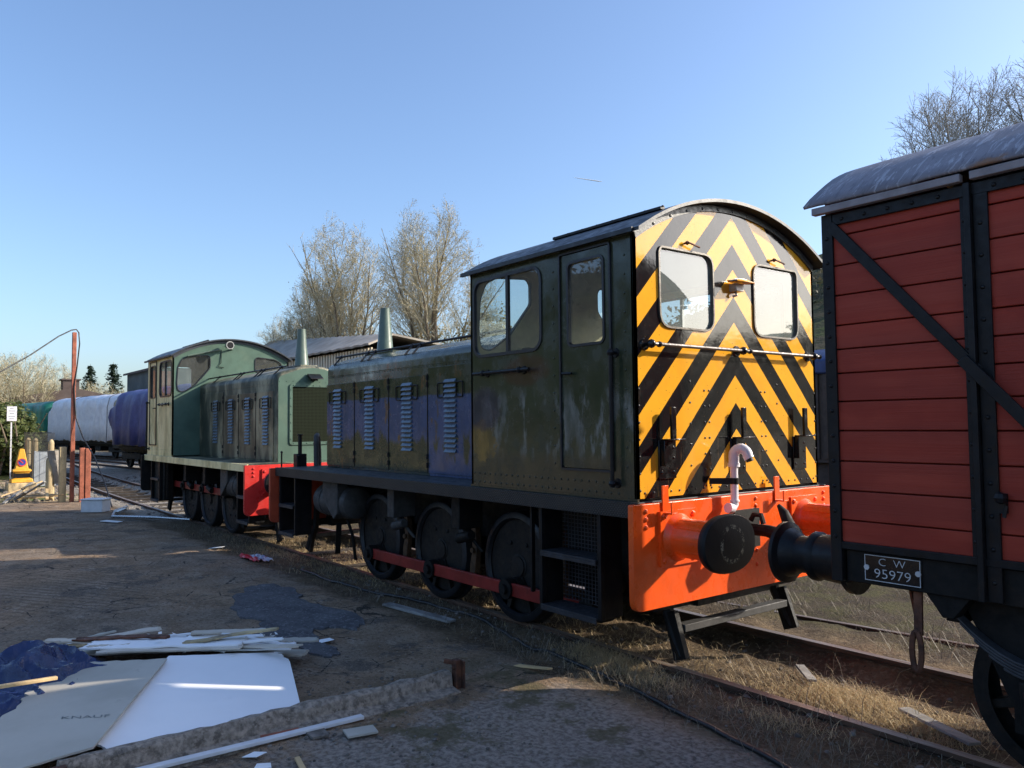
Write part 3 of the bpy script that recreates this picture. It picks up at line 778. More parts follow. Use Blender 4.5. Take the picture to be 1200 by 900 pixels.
L1 = build_loco('diesel_shunter', 'dark green shunter with yellow and black wasp striped cab end and orange buffer beam', 1.0,
    dict(two=False, cab=M['cabgreen'], hood=M['hoodgreen'], end=M['chevron'], front=M['cabgreen'], nose=M['hoodgreen'],
         beam=M['beam'], rod=M['redrod'], roof=M['roofblack'], crank=R(-90)))
L2 = build_loco('diesel_shunter', 'pale green shunter with red buffer beam standing nose on behind the striped engine', .92,
    dict(two=True, cab=M['wornreflcab'], hood=M['wornreflhood'], end=M['wornreflcab'], front=M['palegreen'], nose=M['palegreen'],
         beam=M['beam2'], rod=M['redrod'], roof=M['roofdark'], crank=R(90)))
L2.location = (-14.98,0,0); L2.rotation_euler = (0,0,PI)
# details that only the striped engine has, fixed to its cab end
b = MB()
zr = 2.545
b.tube([(.075,-1.16,zr),(.075,1.20,zr)], .015, 10)
HRail = b.build('handrail', M['chrome'], L1)
for y in (-1.13,.02,1.10):
    b = MB(); b.cyl((0,y,zr-.0),(.075,y,zr),.016,10); b.sphere((.075,y,zr),.036,10); b.lathe((0,y,zr),(1,0,0),[(0,.05),(.014,.045)],14); b.sphere((.075,y+.09,zr),.026,8)
    b.build('bracket', M['blackgloss'], HRail, smooth=40)
for y in (-.90,.0,.92):
    b = MB()
    b.box(.001,.016,y-.10,y+.10,1.50,1.80); b.box(.016,.13,y-.085,y+.085,1.80,1.812)
    b.box(.06,.085,y-.02,y+.03,1.812,2.06); b.box(.016,.06,y-.085,y-.07,1.60,1.80)
    b.rivets([(.016,y+u,w) for u in (-.07,.07) for w in (1.55,1.66,1.74)],(1,0,0),.012)
    b.build('lamp_bracket', M['blackgloss'], L1, bevel=.003)
b = MB()     # small shaded marker lamp between the windows
vs = []
for (k, h) in ((1,0),(1,.006),(.6,.026),(.2,.034)):
    for j in range(24): vs.append((.085+.075*k*math.cos(2*PI*j/24), .165*k*math.sin(2*PI*j/24), 3.128+h-.10*.165*k*math.cos(2*PI*j/24)*.3))
b.add(vs, [(i*24+j,i*24+(j+1)%24,(i+1)*24+(j+1)%24,(i+1)*24+j) for i in range(3) for j in range(24)]+[tuple(range(24)),tuple(72+j for j in range(24))])
b.build('lamp_shade', M['chevron'], L1, smooth=30)
b = MB(); b.box(.0,.075,-.055,.05,3.055,3.124); b.cyl((.05,-.07,3.09),(.05,-.054,3.09),.024,10); b.tube([(.03,-.01,3.06),(.05,-.02,3.02),(.02,-.04,3.015)],.012,6)
b.build('marker_lamp', M['lampcream'], L1, bevel=.01)
# white plastic pipe with a swan neck
xp, yp = .14, -.235
b = MB()
pts = [(xp,yp-.075,1.24),(xp,yp-.03,1.228),(xp,yp,1.26),(xp,yp,1.4),(xp,yp,1.62)]
b.tube(pts, .032, 14)
arcp = [(xp+.055-.055*math.cos(R(a)), yp+.02*(1-math.cos(R(a))), 1.66+.06*math.sin(R(a))) for a in range(0,181,20)]
b.tube([(xp,yp,1.58)]+arcp+[(xp+.12,yp+.045,1.64)], .042, 14)
b.tube([(xp,yp,1.57),(xp,yp,1.60)], .048, 14); b.tube([(xp,yp,1.30),(xp,yp,1.285)], .040, 14); b.tube([(xp,yp-.04,1.232),(xp,yp-.09,1.24)], .042, 14)
P1 = b.build('drain_pipe', M['pvc'], L1, smooth=50)
b = MB(); b.cyl((xp+.108,yp+.04,1.665),(xp+.125,yp+.047,1.615),.03,12); b.build('pipe_mouth', M['rubber'], P1)
b = MB(); b.bar((.012,yp-.16,1.455),(xp,yp-.03,1.455),.012,.05); b.lathe((xp,yp,1.43),(0,0,1),[(0,.038),(.05,.038)],14); b.build('strap', M['black'], P1)
# white vacuum hose and brake stand at the bonnet ends
b = MB(); b.box(-7.37,-7.24,-.93,-.77,1.30,1.52); b.cyl((-7.31,-.85,1.52),(-7.31,-.85,1.80),.03,10); b.cyl((-7.31,-.85,1.80),(-7.31,-.85,1.815),.045,10); b.box(-7.26,-7.16,-.93,-.77,1.30,1.336)
b.build('jack_stand', M['black'], L1, bevel=.006)
b = MB(); b.tube([(-7.14,-.66,1.33),(-7.15,-.66,1.68),(-7.17,-.65,1.78),(-7.21,-.62,1.80),(-7.26,-.58,1.72),(-7.30,-.55,1.5),(-7.30,-.55,1.0)], .04, 10)
b.build('brake_hose', M['grey'], L1, smooth=50)
for y, h in ((-1.2,.22),(-.95,.16)):
    b = MB(); b.cyl((-7.15,y,1.336),(-7.15,y,1.336+h),.012,6); b.sphere((-7.15,y,1.336+h),.02,8); b.build('pin', M['black'], L1)
# ------------------------------------------------------------------ the red box van
WX = 1.57
def build_wagon():
    T = thing('box_van', 'red planked goods van with black ironwork and grey canvas roof', 'railway wagon', (WX,0,0))
    o = (WX,0,0); XE = WX+5.35; YS = 1.20
    zs = [1.215,1.349,1.524,1.699,1.88,2.055,2.225,2.37,2.515,2.697,2.879,3.06,3.17]
    b = MB()
    for i in range(len(zs)-1):
        for s in (-1,1):
            b.box(WX+.03,XE-.03,s*(YS-.04),s*YS,zs[i]+.004,zs[i+1]-.004)
        for x in (WX+.012, XE-.05): b.box(x,x+.04,-YS+.041,YS-.041,zs[i]+.004,zs[i+1]-.004)
    b.box(WX+.06,XE-.06,-YS+.045,YS-.045,1.2,3.18)
    body = b.build('planking', M['plank'], T, bevel=.004, org=o)
    # gable tops under the roof
    def arch(y, up=0): 
        Rr = (1.30**2+.50**2)/(2*.50); return 3.725-Rr+math.sqrt((Rr+up)**2-y*y)
    b = MB(); ys = [-YS+2*YS*i/20 for i in range(21)]
    for x in (WX+.012, XE-.05):
        b = MB(); b.prism([(YS,3.16)]+[(y, arch(y)-.03) for y in reversed(ys)]+[(-YS,3.16)], x, x+.035, 'x'); b.build('gable', M['plank'], body, org=o)
    # ironwork
    b = MB()
    for s in (-1,1):
        for x in (WX-.006, XE-.064):
            b.box(x,x+.07,s*(YS-.05),s*(YS+.018),.985,3.2)
        for x in (WX+.83, XE-.93):
            b.box(x,x+.032,s*(YS+.002),s*(YS+.055),1.0,3.19); b.box(x+.033,x+.105,s*(YS+.002),s*(YS+.02),1.0,3.19); b.box(x-.035,x-.001,s*(YS+.002),s*(YS+.014),1.2,3.19)
        b.box(WX+.07,XE-.07,s*(YS+.001),s*(YS+.022),3.125,3.19)
        b.box(WX+.066,XE-.066,s*(YS+.001),s*(YS+.022),1.18,1.222)
        b.bar((WX+.05,s*(YS+.014),3.13),(WX+.86,s*(YS+.014),2.19),.022,.062,(0,0,1))
        b.bar((WX+.80,s*(YS+.066),2.26),(WX+1.72,s*(YS+.03),1.20),.022,.062,(0,0,1))
        b.bar((XE-.05,s*(YS+.014),3.13),(XE-.86,s*(YS+.014),2.19),.022,.062,(0,0,1))
        rv = [(WX+.028,s*(YS+.018),1.25+.15*i) for i in range(13)]+[(WX+.097+.83-.03,s*(YS+.02),1.1+.17*i) for i in range(12)]
        rv += [(WX+.814,s*(YS+.014),1.3+.17*i) for i in range(11)]+[(WX+.13+.14*i,s*(YS+.022),3.155) for i in range(34)]
        b.rivets(rv,(0,s,0),.0135)
    for y in (-.42,.42): b.box(WX-.05,WX+.012,y-.04,y+.04,1.0,3.3)
    iron = b.build('ironwork', M['black'], T, bevel=.003, org=o)
    # underframe
    b = MB()
    for s in (-1,1): b.box(WX+.07,XE-.07,s*1.06,s*1.18,.985,1.175)
    for x in (WX-.02, XE-.07): b.box(x,x+.09,-1.16,1.16,.97,1.19)
    for i in range(6): x = WX+.6+i*.8; b.box(x,x+.08,-1.05,1.05,1.0,1.17)
    b.box(WX+.1,XE-.1,-1.05,1.05,1.176,1.2)
    b.prism([(WX+.50,1.0),(WX+.76,1.0),(WX+.66,.86),(WX+.6,.86)],-1.15,-1.05,'y')
    b.build('underframe', M['frame'], T, bevel=.006, org=o)
    # roof
    b = MB(); n = 30; YO = 1.275
    ys = [-YO+2*YO*i/n for i in range(n+1)]
    xs = [WX-.085+(XE-WX+.17)*i/60 for i in range(61)]
    vs = []
    for i, x in enumerate(xs):
        for y in ys:
            w = .010*nz(x*2.2,y*4.1+9)+.006*nz(x*7,y*6)
            vs.append((x-(.02*nz(y*3,7) if i == 0 else 0), y, arch(max(-1.3,min(1.3,y)),.012)+w-(.012 if abs(y) > 1.28 else 0)))
    fs = [(i*(n+1)+j,i*(n+1)+j+1,(i+1)*(n+1)+j+1,(i+1)*(n+1)+j) for i in range(60) for j in range(n)]
    b.add(vs, fs)
    ro = b.build('roof_canvas', M['roofcloth'], T, smooth=60, org=o)
    sd = ro.modifiers.new('thick','SOLIDIFY'); sd.thickness = .018; sd.offset = -1
    for s in (-1,1):
        for xa_, xb_ in ((WX-.04,WX+.822),(WX+.87,XE)):
            b = MB(); b.box(xa_,xb_,s*1.222,s*1.268,3.200,3.243); b.build('cornice', M['roofedge'], ro, bevel=.004, org=o)
    # door latch
    b = MB(); lx = 2.52
    b.box(lx-.02,lx+.02,-YS-.03,-YS-.002,1.46,1.56); b.cyl((lx,-YS-.05,1.54),(lx,-YS,1.54),.022,10); b.tube([(lx+.02,-YS-.03,1.50),(lx+.01,-YS-.035,1.44)],.01,6); b.sphere((lx,-YS-.045,1.54),.032,8)
    b.build('door_latch', M['black'], T, org=o)
    # number plate
    b = MB(); b.box(1.755,2.085,-1.19,-1.181,1.008,1.164)
    P = b.build('number_plate', M['blackgloss'], T, bevel=.002, org=o)
    b = MB()
    for (u0,u1,w0,w1) in ((1.760,2.08,1.156,1.160),(1.760,2.08,1.012,1.016),(1.760,1.764,1.016,1.156),(2.076,2.08,1.016,1.156)): b.box(u0,u1,-1.1925,-1.1905,w0,w1)
    for tx, sz, u, w in (('C  W',.062,1.92,1.122),('95979',.078,1.922,1.055)):
        v, f = text_mesh(tx, sz, 'lettering', -.0010); b.add([(u+p[0]*1.12,-1.1915-p[2],w+p[1]) for p in v], f)
    for xx in (1.772,2.068): b.cyl((xx,-1.1905,1.086),(xx,-1.196,1.086),.016,10)
    b.build('lettering', M['letterwhite'], P, smooth=0, org=o)
    # buffers
    for x0, sg in ((WX-.02,-1),(XE+.02,1)):
        for s in (-1,1):
            b = MB()
            b.lathe((x0,s*.865,1.05),(sg,0,0),[(0,.205),(.035,.205),(.04,.168),(.10,.158),(.25,.145),(.27,.16),(.30,.16),(.305,.125),(.46,.12)],28)
            bu = b.build('buffer', M['black'], T, smooth=40, org=o)
            b = MB(); b.lathe((x0,s*.865,1.05),(sg,0,0),[(.40,.12),(.45,.15),(.485,.165),(.505,.205),(.53,.205),(.545,.17),(.55,.02)],32)
            b.build('buffer_head', M['black'], bu, smooth=30, org=o)
    b = MB(); x0 = WX-.03
    b.tube([(x0,0,1.05),(x0-.2,0,1.05),(x0-.3,0,1.02),(x0-.37,0,1.06),(x0-.36,0,1.16)],[.045,.05,.055,.045,.02],8)
    b.build('draw_hook', M['frame'], T, org=o)
    # wheels, axleguards, springs
    for xw in (WX+1.06, XE-1.06):
        for s in (-1,1):
            b = MB(); WRr = .46
            b.lathe((xw,s*.70,WRr),(0,s,0),[(-.03,.37),(-.03,.495),(-.0,.495),(.015,.462),(.12,.455),(.13,.37)],48,caps=False)
            w = b.build('wheel', M['tyre'], T, smooth=30, org=o)
            b = MB()
            b.lathe((xw,s*.70,WRr),(0,s,0),[(0,.12),(.14,.11),(.15,.07)],20)
            for k in range(8):
                a = 2*PI*k/8+.3
                b.bar((xw+math.cos(a)*.09,s*.755,WRr+math.sin(a)*.09),(xw+math.cos(a)*.385,s*.755,WRr+math.sin(a)*.385),.05,.085,(0,1,0))
            b.build('spokes', M['tyre'], w, org=o, bevel=.005)
            b = MB(); 
            b.prism([(xw-.42,.985),(xw+.42,.985),(xw+.17,.42),(xw+.17,.30),(xw+.11,.30),(xw+.11,.62),(xw-.11,.62),(xw-.11,.30),(xw-.17,.30),(xw-.17,.42)], s*1.0,s*1.02,'y')
            b.build('axleguard', M['frame'], T, org=o)
            b = MB(); b.box(xw-.1,xw+.1,s*.98,s*1.14,.38,.6); b.box(xw-.08,xw+.08,s*1.14,s*1.155,.40,.56); b.build('axlebox', M['frame'], T, bevel=.015, org=o)
            b = MB()
            for k in range(5):
                hl = .46-.07*k; yy0, yy1 = s*1.03, s*1.11; m_ = 14; pts = []
                for i in range(m_+1):
                    u = -1+2*i/m_; pts.append((xw+u*hl, .66-.016*k+.26*(u*hl/.46)**2))
                poly = pts+[(x,z+.014) for x,z in reversed(pts)]
                b.prism(poly, yy0, yy1, 'y')
            for q in (-1,1):
                b.cyl((xw+q*.47,s*1.02,.93),(xw+q*.47,s*1.12,.93),.035,12); b.prism([(xw+q*.43,.985),(xw+q*.53,.985),(xw+q*.51,.91),(xw+q*.43,.91)],s*1.02,s*1.12,'y')
            b.box(xw-.06,xw+.06,s*1.02,s*1.125,.575,.70)
            b.build('leaf_spring', M['springgrey'], T, bevel=.003, org=o)
        b = MB(); b.cyl((xw,-.98,.46),(xw,.98,.46),.065,12); b.build('axle', M['frame'], T, org=o)
    # brake lever hanger and loop
    b = MB()
    b.bar((2.04,-1.14,.99),(2.035,-1.14,.74),.018,.045,(1,0,0))
    b.tube([(2.025+.026*math.cos(a), -1.15, .65+.11*math.sin(a)) for a in [2*PI*i/16 for i in range(16)]], .016, 6, closed=True)
    b.bar((1.88,-.9,.99),(2.02,-1.10,.80),.03,.05)
    b.build('brake_loop', M['rust'], T, org=o)
    b = MB(); b.tube([(1.95,-.7,.86),(2.2,-.85,.84),(2.6,-.95,.78)],.03,8); b.box(2.1,2.2,-.95,-.75,.8,.98); b.build('brake_rigging', M['frame'], T, bevel=.005, org=o)
    return T
M['roofedge'] = pbr('painted_cornice', (.24,.22,.23), .6, var=.2, scale=8)
M['letterwhite'] = pbr('white_lettering', (.55,.55,.55), .6, var=.15)
M['springgrey'] = pbr('spring_steel_grey', (.045,.046,.05), .5, var=.35, scale=8, col2=(.06,.05,.035), amt=.35)
build_wagon()
# ------------------------------------------------------------------ ground, rails, grass
def yard_edge(x): return -1.78+.14*nz(x*.5,3.1)+.05*nz(x*2,8)
def gz(x, y):
    e = yard_edge(x)
    z = -.045*sstep(e-.05, e+.5, y)
    z -= .12*sstep(-.80,-.55,y)*(1-sstep(.5,.85,y)) if x > -60 else 0
    z -= .03*sstep(.6,1.6,y)
    if x < -20: z -= .03*sstep(-20,-21,x)
    k = sstep(e, e+.5, y)*(1-sstep(1.6,4,abs(y)))
    z += (.035*nz(x*1.7,y*1.7,1)+.022*nz(x*5,y*5,2)+.012*nz(x*13,y*13,6))*k
    z += .010*nz(x*.9,y*.9,4)+(.006*nz(x*4,y*4,5)+.007*nz(x*9,y*9,5)+.006*nz(x*15,y*15,9))*(1-k)
    d = max(0, math.hypot(x+5, y)-70)
    return z+.0*d
def axis(segs):
    out = []
    for a, b_, n in segs: out += [a+(b_-a)*i/n for i in range(n)]
    return out+[segs[-1][1]]
gx = axis([(-2500,-300,8),(-300,-60,12),(-60,-24,36),(-24,-8,110),(-8,5,180),(5,12,14),(12,80,8),(80,2500,8)])
gy = axis([(-2500,-200,8),(-200,-20,10),(-20,-7,13),(-7,2,128),(2,8,24),(8,60,14),(60,2500,10)])
def mat_ground():
    t = NT('yard_ground'); x, y, z = t.xyz()
    big = t.noise(.6, 6, .6); mid = t.noise(2.4, 8, .65); fine = t.noise(26, 6, .65); grit = t.noise(120, 3, .6)
    # old tarmac of the yard
    a = t.mix(t.step(mid,.32,.68), (0.207,0.137,0.082), (0.376,0.261,0.168))
    a = t.mix(t.step(big,.45,.62), a, t.mix(t.step(mid,.35,.65), (0.164,0.122,0.086), (0.285,0.220,0.160)))
    dark = t.m('MULTIPLY', t.step(t.noise(1.1,8,.68,t.map(loc=(4.2,1,0))),.54,.60), 1)
    a = t.mix(t.m('MULTIPLY', dark, .75), a, (0.091,0.077,0.066))
    dust = t.m('MULTIPLY', t.step(t.noise(1.5,8,.7,t.map((.8,1.5,1),loc=(9,3,0))),.56,.68), t.step(fine,.35,.6))
    a = t.mix(t.m('MULTIPLY', dust, .7), a, (0.485,0.405,0.320))
    # tyre tracks: ribs across two wheel paths
    wv = t.n('ShaderNodeTexWave'); wv.inputs['Scale'].default_value = 2.6; wv.inputs['Distortion'].default_value = 1.6; wv.inputs['Detail'].default_value = 3
    t.set(wv.inputs['Vector'], t.map(rot=(0,0,R(58))))
    px_ = t.m('MULTIPLY', t.step(x,-9.5,-8.5), t.step(x,-5.6,-5,1,0)); px_ = t.m('MULTIPLY', px_, t.step(y,-3.1,-3.4))
    a = t.mix(t.m('MULTIPLY', t.m('MULTIPLY', t.step(wv.outputs['Fac'],.55,.8), px_), t.step(big,.3,.6,.15,.6)), a, (0.115,0.082,0.055))
    a = t.mix(t.step(fine,.54,.66,0,.7), a, (0.364,0.287,0.210)); a = t.mix(t.step(fine,.46,.34,0,.75), a, (0.044,0.032,0.022)); a = t.mix(t.step(grit,.60,.68,0,.7), a, (0.412,0.349,0.280)); a = t.mix(t.step(grit,.40,.32,0,.7), a, (0.036,0.027,0.020))
    a = t.mix(t.m('MULTIPLY', t.step(t.vor(46),.10,.06), t.step(t.noise(3,4),.5,.6)), a, (0.509,0.461,0.400))
    ck = t.vor(2.6, t.n('ShaderNodeTexNoise').outputs['Color'] if False else t.map((1,1,1)), 'DISTANCE_TO_EDGE'); ck = t.m('MULTIPLY', t.step(t.m('ADD', ck, t.m('MULTIPLY', t.m('SUBTRACT', fine, .5), .10)),.022,.006), t.step(t.noise(.9,4,.6,t.map(loc=(7,7,0))),.50,.58)); a = t.mix(t.m('MULTIPLY', ck, .75), a, (0.026,0.022,0.017))
    fx = t.m('MULTIPLY', t.step(t.m('ADD', x, t.m('MULTIPLY', t.m('SUBTRACT', mid, .5), 1.6)),-.55,-.2), t.step(y,-1.5,-2.1)); a = t.mix(t.m('MULTIPLY', fx, t.step(fine,.30,.6,.55,.95)), a, t.mix(t.step(fine,.35,.65), (0.170,0.140,0.118), (0.364,0.310,0.260)))
    moss = t.m('MULTIPLY', t.step(t.noise(2.2,8,.7,t.map(loc=(0,5,2))),.52,.62), t.step(x,-1.6,-.6)); moss = t.m('MULTIPLY', moss, t.step(y,-4.2,-3.6))
    ck = t.vor(2.6, t.n('ShaderNodeTexNoise').outputs['Color'] if False else t.map((1,1,1)), 'DISTANCE_TO_EDGE'); ck = t.m('MULTIPLY', t.step(t.m('ADD', ck, t.m('MULTIPLY', t.m('SUBTRACT', fine, .5), .10)),.022,.006), t.step(t.noise(.9,4,.6,t.map(loc=(7,7,0))),.50,.58)); a = t.mix(t.m('MULTIPLY', ck, .75), a, (0.026,0.022,0.017))
    fx = t.m('MULTIPLY', t.step(t.m('ADD', x, t.m('MULTIPLY', t.m('SUBTRACT', mid, .5), 1.6)),-.55,-.2), t.step(y,-1.5,-2.1)); a = t.mix(t.m('MULTIPLY', fx, t.step(fine,.30,.6,.55,.95)), a, t.mix(t.step(fine,.35,.65), (0.170,0.140,0.118), (0.364,0.310,0.260)))
    moss = t.m('MULTIPLY', moss, t.step(x,1.2,.5))
    a = t.mix(t.m('MULTIPLY', moss, .8), a, (0.103,0.088,0.040))
    # trackside earth
    e = t.mix(t.step(mid,.3,.7), (0.073,0.049,0.028), (0.170,0.117,0.066)); e = t.mix(t.step(fine,.5,.68,0,.7), e, (0.267,0.203,0.125)); e = t.mix(t.step(fine,.42,.3,0,.7), e, (0.024,0.018,0.012))
    edge = t.m('ADD', y, t.m('MULTIPLY', t.m('SUBTRACT', t.noise(1.4,6,.65), .5), 1.0))
    c = t.mix(t.step(edge,-1.72,-1.45), a, e)
    # far earth, ballast and fields
    st = t.mix(t.step(t.vor(22, out='Color') if False else t.noise(30,3,.7),.35,.65), (0.145,0.130,0.105), (0.436,0.388,0.320))
    f1 = t.m('MULTIPLY', t.step(x,-12,-16), t.step(edge,-1.5,-1.1)); f1 = t.m('MULTIPLY', f1, t.step(y,9,7)); 
    c = t.mix(t.m('MULTIPLY', f1, t.step(mid,.25,.5)), c, st)
    far = t.m('MULTIPLY', t.step(x,-19.6,-20.4), t.step(y,-1.2,-1.6))
    fe = t.mix(t.step(t.noise(1.2,8,.7),.35,.6), (0.315,0.237,0.150), (0.509,0.394,0.260)); fe = t.mix(t.step(t.noise(.35,5,.6,t.map(loc=(2,1,0))),.48,.56), fe, (0.134,0.158,0.040))
    c = t.mix(far, c, fe)
    fld = t.mix(mid, (0.085,0.095,0.030), (0.145,0.135,0.050))
    c = t.mix(t.step(y,8,14), c, fld); c = t.mix(t.step(x,-70,-90), c, fld); c = t.mix(t.step(y,1.2,2.4), c, t.mix(t.step(mid,.4,.6), e, (0.073,0.073,0.028)))  if False else c
    r = t.m('MULTIPLY', t.step(y,1.0,1.8), t.step(x,-12,-10)); c = t.mix(r, c, t.mix(t.step(mid,.40,.62), (0.060,0.043,0.026), (0.071,0.063,0.022)))
    h = t.m('ADD', t.m('ADD', t.m('MULTIPLY', fine, 1.0), t.m('MULTIPLY', grit, .35)), t.m('MULTIPLY', mid, 1.6))
    b = t.bump(h, .95, .035)
    return t.bsdf(c, .88, 0, b, .25)
M['ground'] = mat_ground()
nx, ny = len(gx), len(gy)
b = MB(); b.add([(x,y,gz(x,y)) for x in gx for y in gy], [(i*ny+j,(i+1)*ny+j,(i+1)*ny+j+1,i*ny+j+1) for i in range(nx-1) for j in range(ny-1)])
g = b.build('ground', M['ground'], smooth=80); tag(g, kind='structure')

# torn skin of tarmac: a slightly raised broken layer
def mat_tar():
    t = NT('broken_tarmac'); f = t.noise(30,6,.65); m_ = t.noise(3,7,.65)
    c = t.mix(t.step(m_,.3,.7), (.065,.064,.068), (.125,.122,.126)); c = t.mix(t.step(f,.53,.66,0,.7), c, (.25,.245,.25)); c = t.mix(t.step(f,.42,.3,0,.6), c, (.014,.014,.015))
    return t.bsdf(c, .85, 0, t.bump(f,.8,.02), .3)
M['tar'] = mat_tar()
rt = random.Random(5)
b = MB()
for (cx, cy, rx, ry) in ((-4.0,-2.45,.95,.42),(-3.1,-2.75,.5,.25),(-4.9,-2.2,.6,.28),(-3.35,-2.15,.55,.22),(-2.35,-2.75,.28,.12)):
    n = 34; top = []; ph = rt.random()*9
    for i in range(n):
        a = 2*PI*i/n; k = 1+.28*nz(math.cos(a)*2+ph,math.sin(a)*2)+.14*nz(math.cos(a)*7,math.sin(a)*7+ph)+rt.uniform(-.05,.05)
        top.append((cx+math.cos(a)*rx*k, cy+math.sin(a)*ry*k))
    vs = [(x,y,gz(x,y)-.02) for x,y in top]+[(cx+(x-cx)*.97,cy+(y-cy)*.97,gz(x,y)+.016) for x,y in top]+[(cx+(x-cx)*.6,cy+(y-cy)*.6,gz(x,y)+.022) for x,y in top]+[(cx,cy,gz(cx,cy)+.024)]
    fs = []
    for i in range(n):
        j = (i+1)%n; fs += [(i,j,n+j,n+i),(n+i,n+j,2*n+j,2*n+i),(2*n+i,2*n+j,3*n)]
    b.add(vs, fs)
o = b.build('tarmac_crust', M['tar'], smooth=30); tag(o, kind='structure')

# ---- railway tracks
def mat_rail():
    t = NT('rail_steel'); x, y, z = t.xyz()
    gm = t.n('ShaderNodeNewGeometry'); nz_ = t.n('ShaderNodeSeparateXYZ'); t.set(nz_.inputs[0], gm.outputs['Normal'])
    r = t.mix(t.step(t.noise(8,6,.65,t.map((.3,1,1))),.35,.65), (.05,.030,.02), (.12,.065,.038))
    s = t.mix(t.step(t.noise(9,6,.65,t.map((.25,4,1))),.4,.62), (.30,.25,.20), (.20,.12,.08))
    top = t.step(nz_.outputs[2],.8,.95)
    return t.bsdf(t.mix(top, r, s), t.mix(top, (.85,)*3, (.42,)*3), t.m('MULTIPLY', top, .45), t.bump(t.noise(40,4), .2, .01), .4)
M['rail'] = mat_rail()
M['sleeper'] = pbr('oiled_sleeper', (.055,.042,.03), .9, var=.4, scale=6, bump=.4)
RAILSEC = [(-.035,0),(.035,0),(.036,-.03),(.012,-.045),(.010,-.115),(.06,-.13),(.06,-.145),(-.06,-.145),(-.06,-.13),(-.010,-.115),(-.012,-.045),(-.036,-.03)]
def track(label, cy, xs, off, sl, zoff=0.0, loc=(0,0,0)):
    T = thing('railway_track', label, 'railway track', loc)
    for s in (-1,1):
        b = MB(); k = len(RAILSEC); vs = []
        for x in xs:
            d = (cy(x+.01)-cy(x-.01))/.02
            for (u, w) in RAILSEC: vs.append((x-(s*off+u)*d, cy(x)+s*off+u, w+zoff+(0 if abs(u) > .5 else 0)))
        fs = [(i*k+j,i*k+(j+1)%k,(i+1)*k+(j+1)%k,(i+1)*k+j) for i in range(len(xs)-1) for j in range(k)]
        fs += [tuple(range(k)), tuple((len(xs)-1)*k+j for j in range(k))]
        b.add(vs, fs); b.build('rail', M['rail'], T, smooth=30, org=loc)
    src = None
    for x in sl:
        d = math.atan2(cy(x+.01)-cy(x-.01),.02)
        if src is None:
            b = MB(); b.box(-.13,.13,-1.25,1.25,-.2,-.125); src = b.build('sleeper', M['sleeper'], T, bevel=.01); so = src
        else:
            so = src.copy(); COL.objects.link(so); so.parent = T
        so.location = (x-loc[0], cy(x)-loc[1], zoff-loc[2]); so.rotation_euler = (0,0,d+random.uniform(-.02,.02))
c1 = lambda x: .0 if x > -14 else .0013*(x+14)**2
c2 = lambda x: 4.7+.085*(x+33)
track('rusty running rails under the two green engines and the red van', c1, axis([(-46,-14,24),(-14,9,23)]), .7525, [-44+1.1*i for i in range(30)]+[-10.3,-8.1,-6.6])
track('second rusty track carrying the sheeted coaches', c2, axis([(-60,-8,24)]), .7525, [-60+1.3*i for i in range(24)])

T = thing('disused_rail', 'half buried disused rail lying beyond the main rails', 'rail', (0,1.75,0))
b = MB(); b.bar((-6,1.05,-.09),(6.5,2.55,-.085),.065,.06); b.build('rail', M['rail'], T, org=(0,1.75,0), bevel=.008)
# ---- dry grass (nobody could count it)
def mat_straw(name, a, b_):
    t = NT(name); i = t.n('ShaderNodeNewGeometry').outputs['Random Per Island']
    c = t.mix(i, a, b_); bs = t.n('ShaderNodeBsdfPrincipled'); t.set(bs.inputs['Base Color'], c); bs.inputs['Roughness'].default_value = .6
    tr = t.n('ShaderNodeBsdfTranslucent'); t.set(tr.inputs[0], c)
    mx = t.n('ShaderNodeMixShader'); mx.inputs[0].default_value = .35; t.t.links.new(bs.outputs[0], mx.inputs[1]); t.t.links.new(tr.outputs[0], mx.inputs[2])
    t.t.links.new(mx.outputs[0], t.out.inputs[0]); return t.mat
M['straw'] = mat_straw('dry_straw', (.66,.52,.30), (.40,.30,.16))
M['deadweed'] = mat_straw('dead_weed', (.30,.25,.18), (.11,.09,.062))
M['greenweed'] = mat_straw('green_weed', (.07,.10,.03), (.12,.14,.05))
def blades(name, mat, spots, seed, lean=1.15, label=None, cat=None):
    """spots: (x,y,radius x,radius y,count,length,width)"""
    rr = random.Random(seed); b = MB()
    for (cx, cy, rx, ry, cnt, ln, wd) in spots:
        for _ in range(cnt):
            x = cx+rr.gauss(0,.5)*rx; y = cy+rr.gauss(0,.5)*ry; z = gz(x,y)-.01
            a = rr.uniform(0,2*PI); l = ln*rr.uniform(.4,1.3); tl = rr.uniform(.45,1.35)*lean
            dx, dy = math.cos(a), math.sin(a); w = wd*rr.uniform(.6,1.3)
            px, py = -dy*w, dx*w
            p1 = (x+dx*l*.4*math.sin(tl), y+dy*l*.4*math.sin(tl), z+l*.45*math.cos(tl*.6))
            t2 = tl*1.7+rr.uniform(-.2,.3)
            p2 = (p1[0]+dx*l*.55*math.sin(t2)+rr.uniform(-.02,.02), p1[1]+dy*l*.55*math.sin(t2), max(z+.012, p1[2]+l*.5*math.cos(t2)))
            b.add([(x-px,y-py,z),(x+px,y+py,z),(p1[0]+px*.8,p1[1]+py*.8,p1[2]),(p1[0]-px*.8,p1[1]-py*.8,p1[2]),p2], [(0,1,2,3),(3,2,4)])
    me = bpy.data.meshes.new(name); me.from_pydata(b.v, [], b.f); me.materials.append(mat)
    o = bpy.data.objects.new(name, me); COL.objects.link(o)
    return tag(o, label, cat, kind='stuff')
rs = random.Random(3)
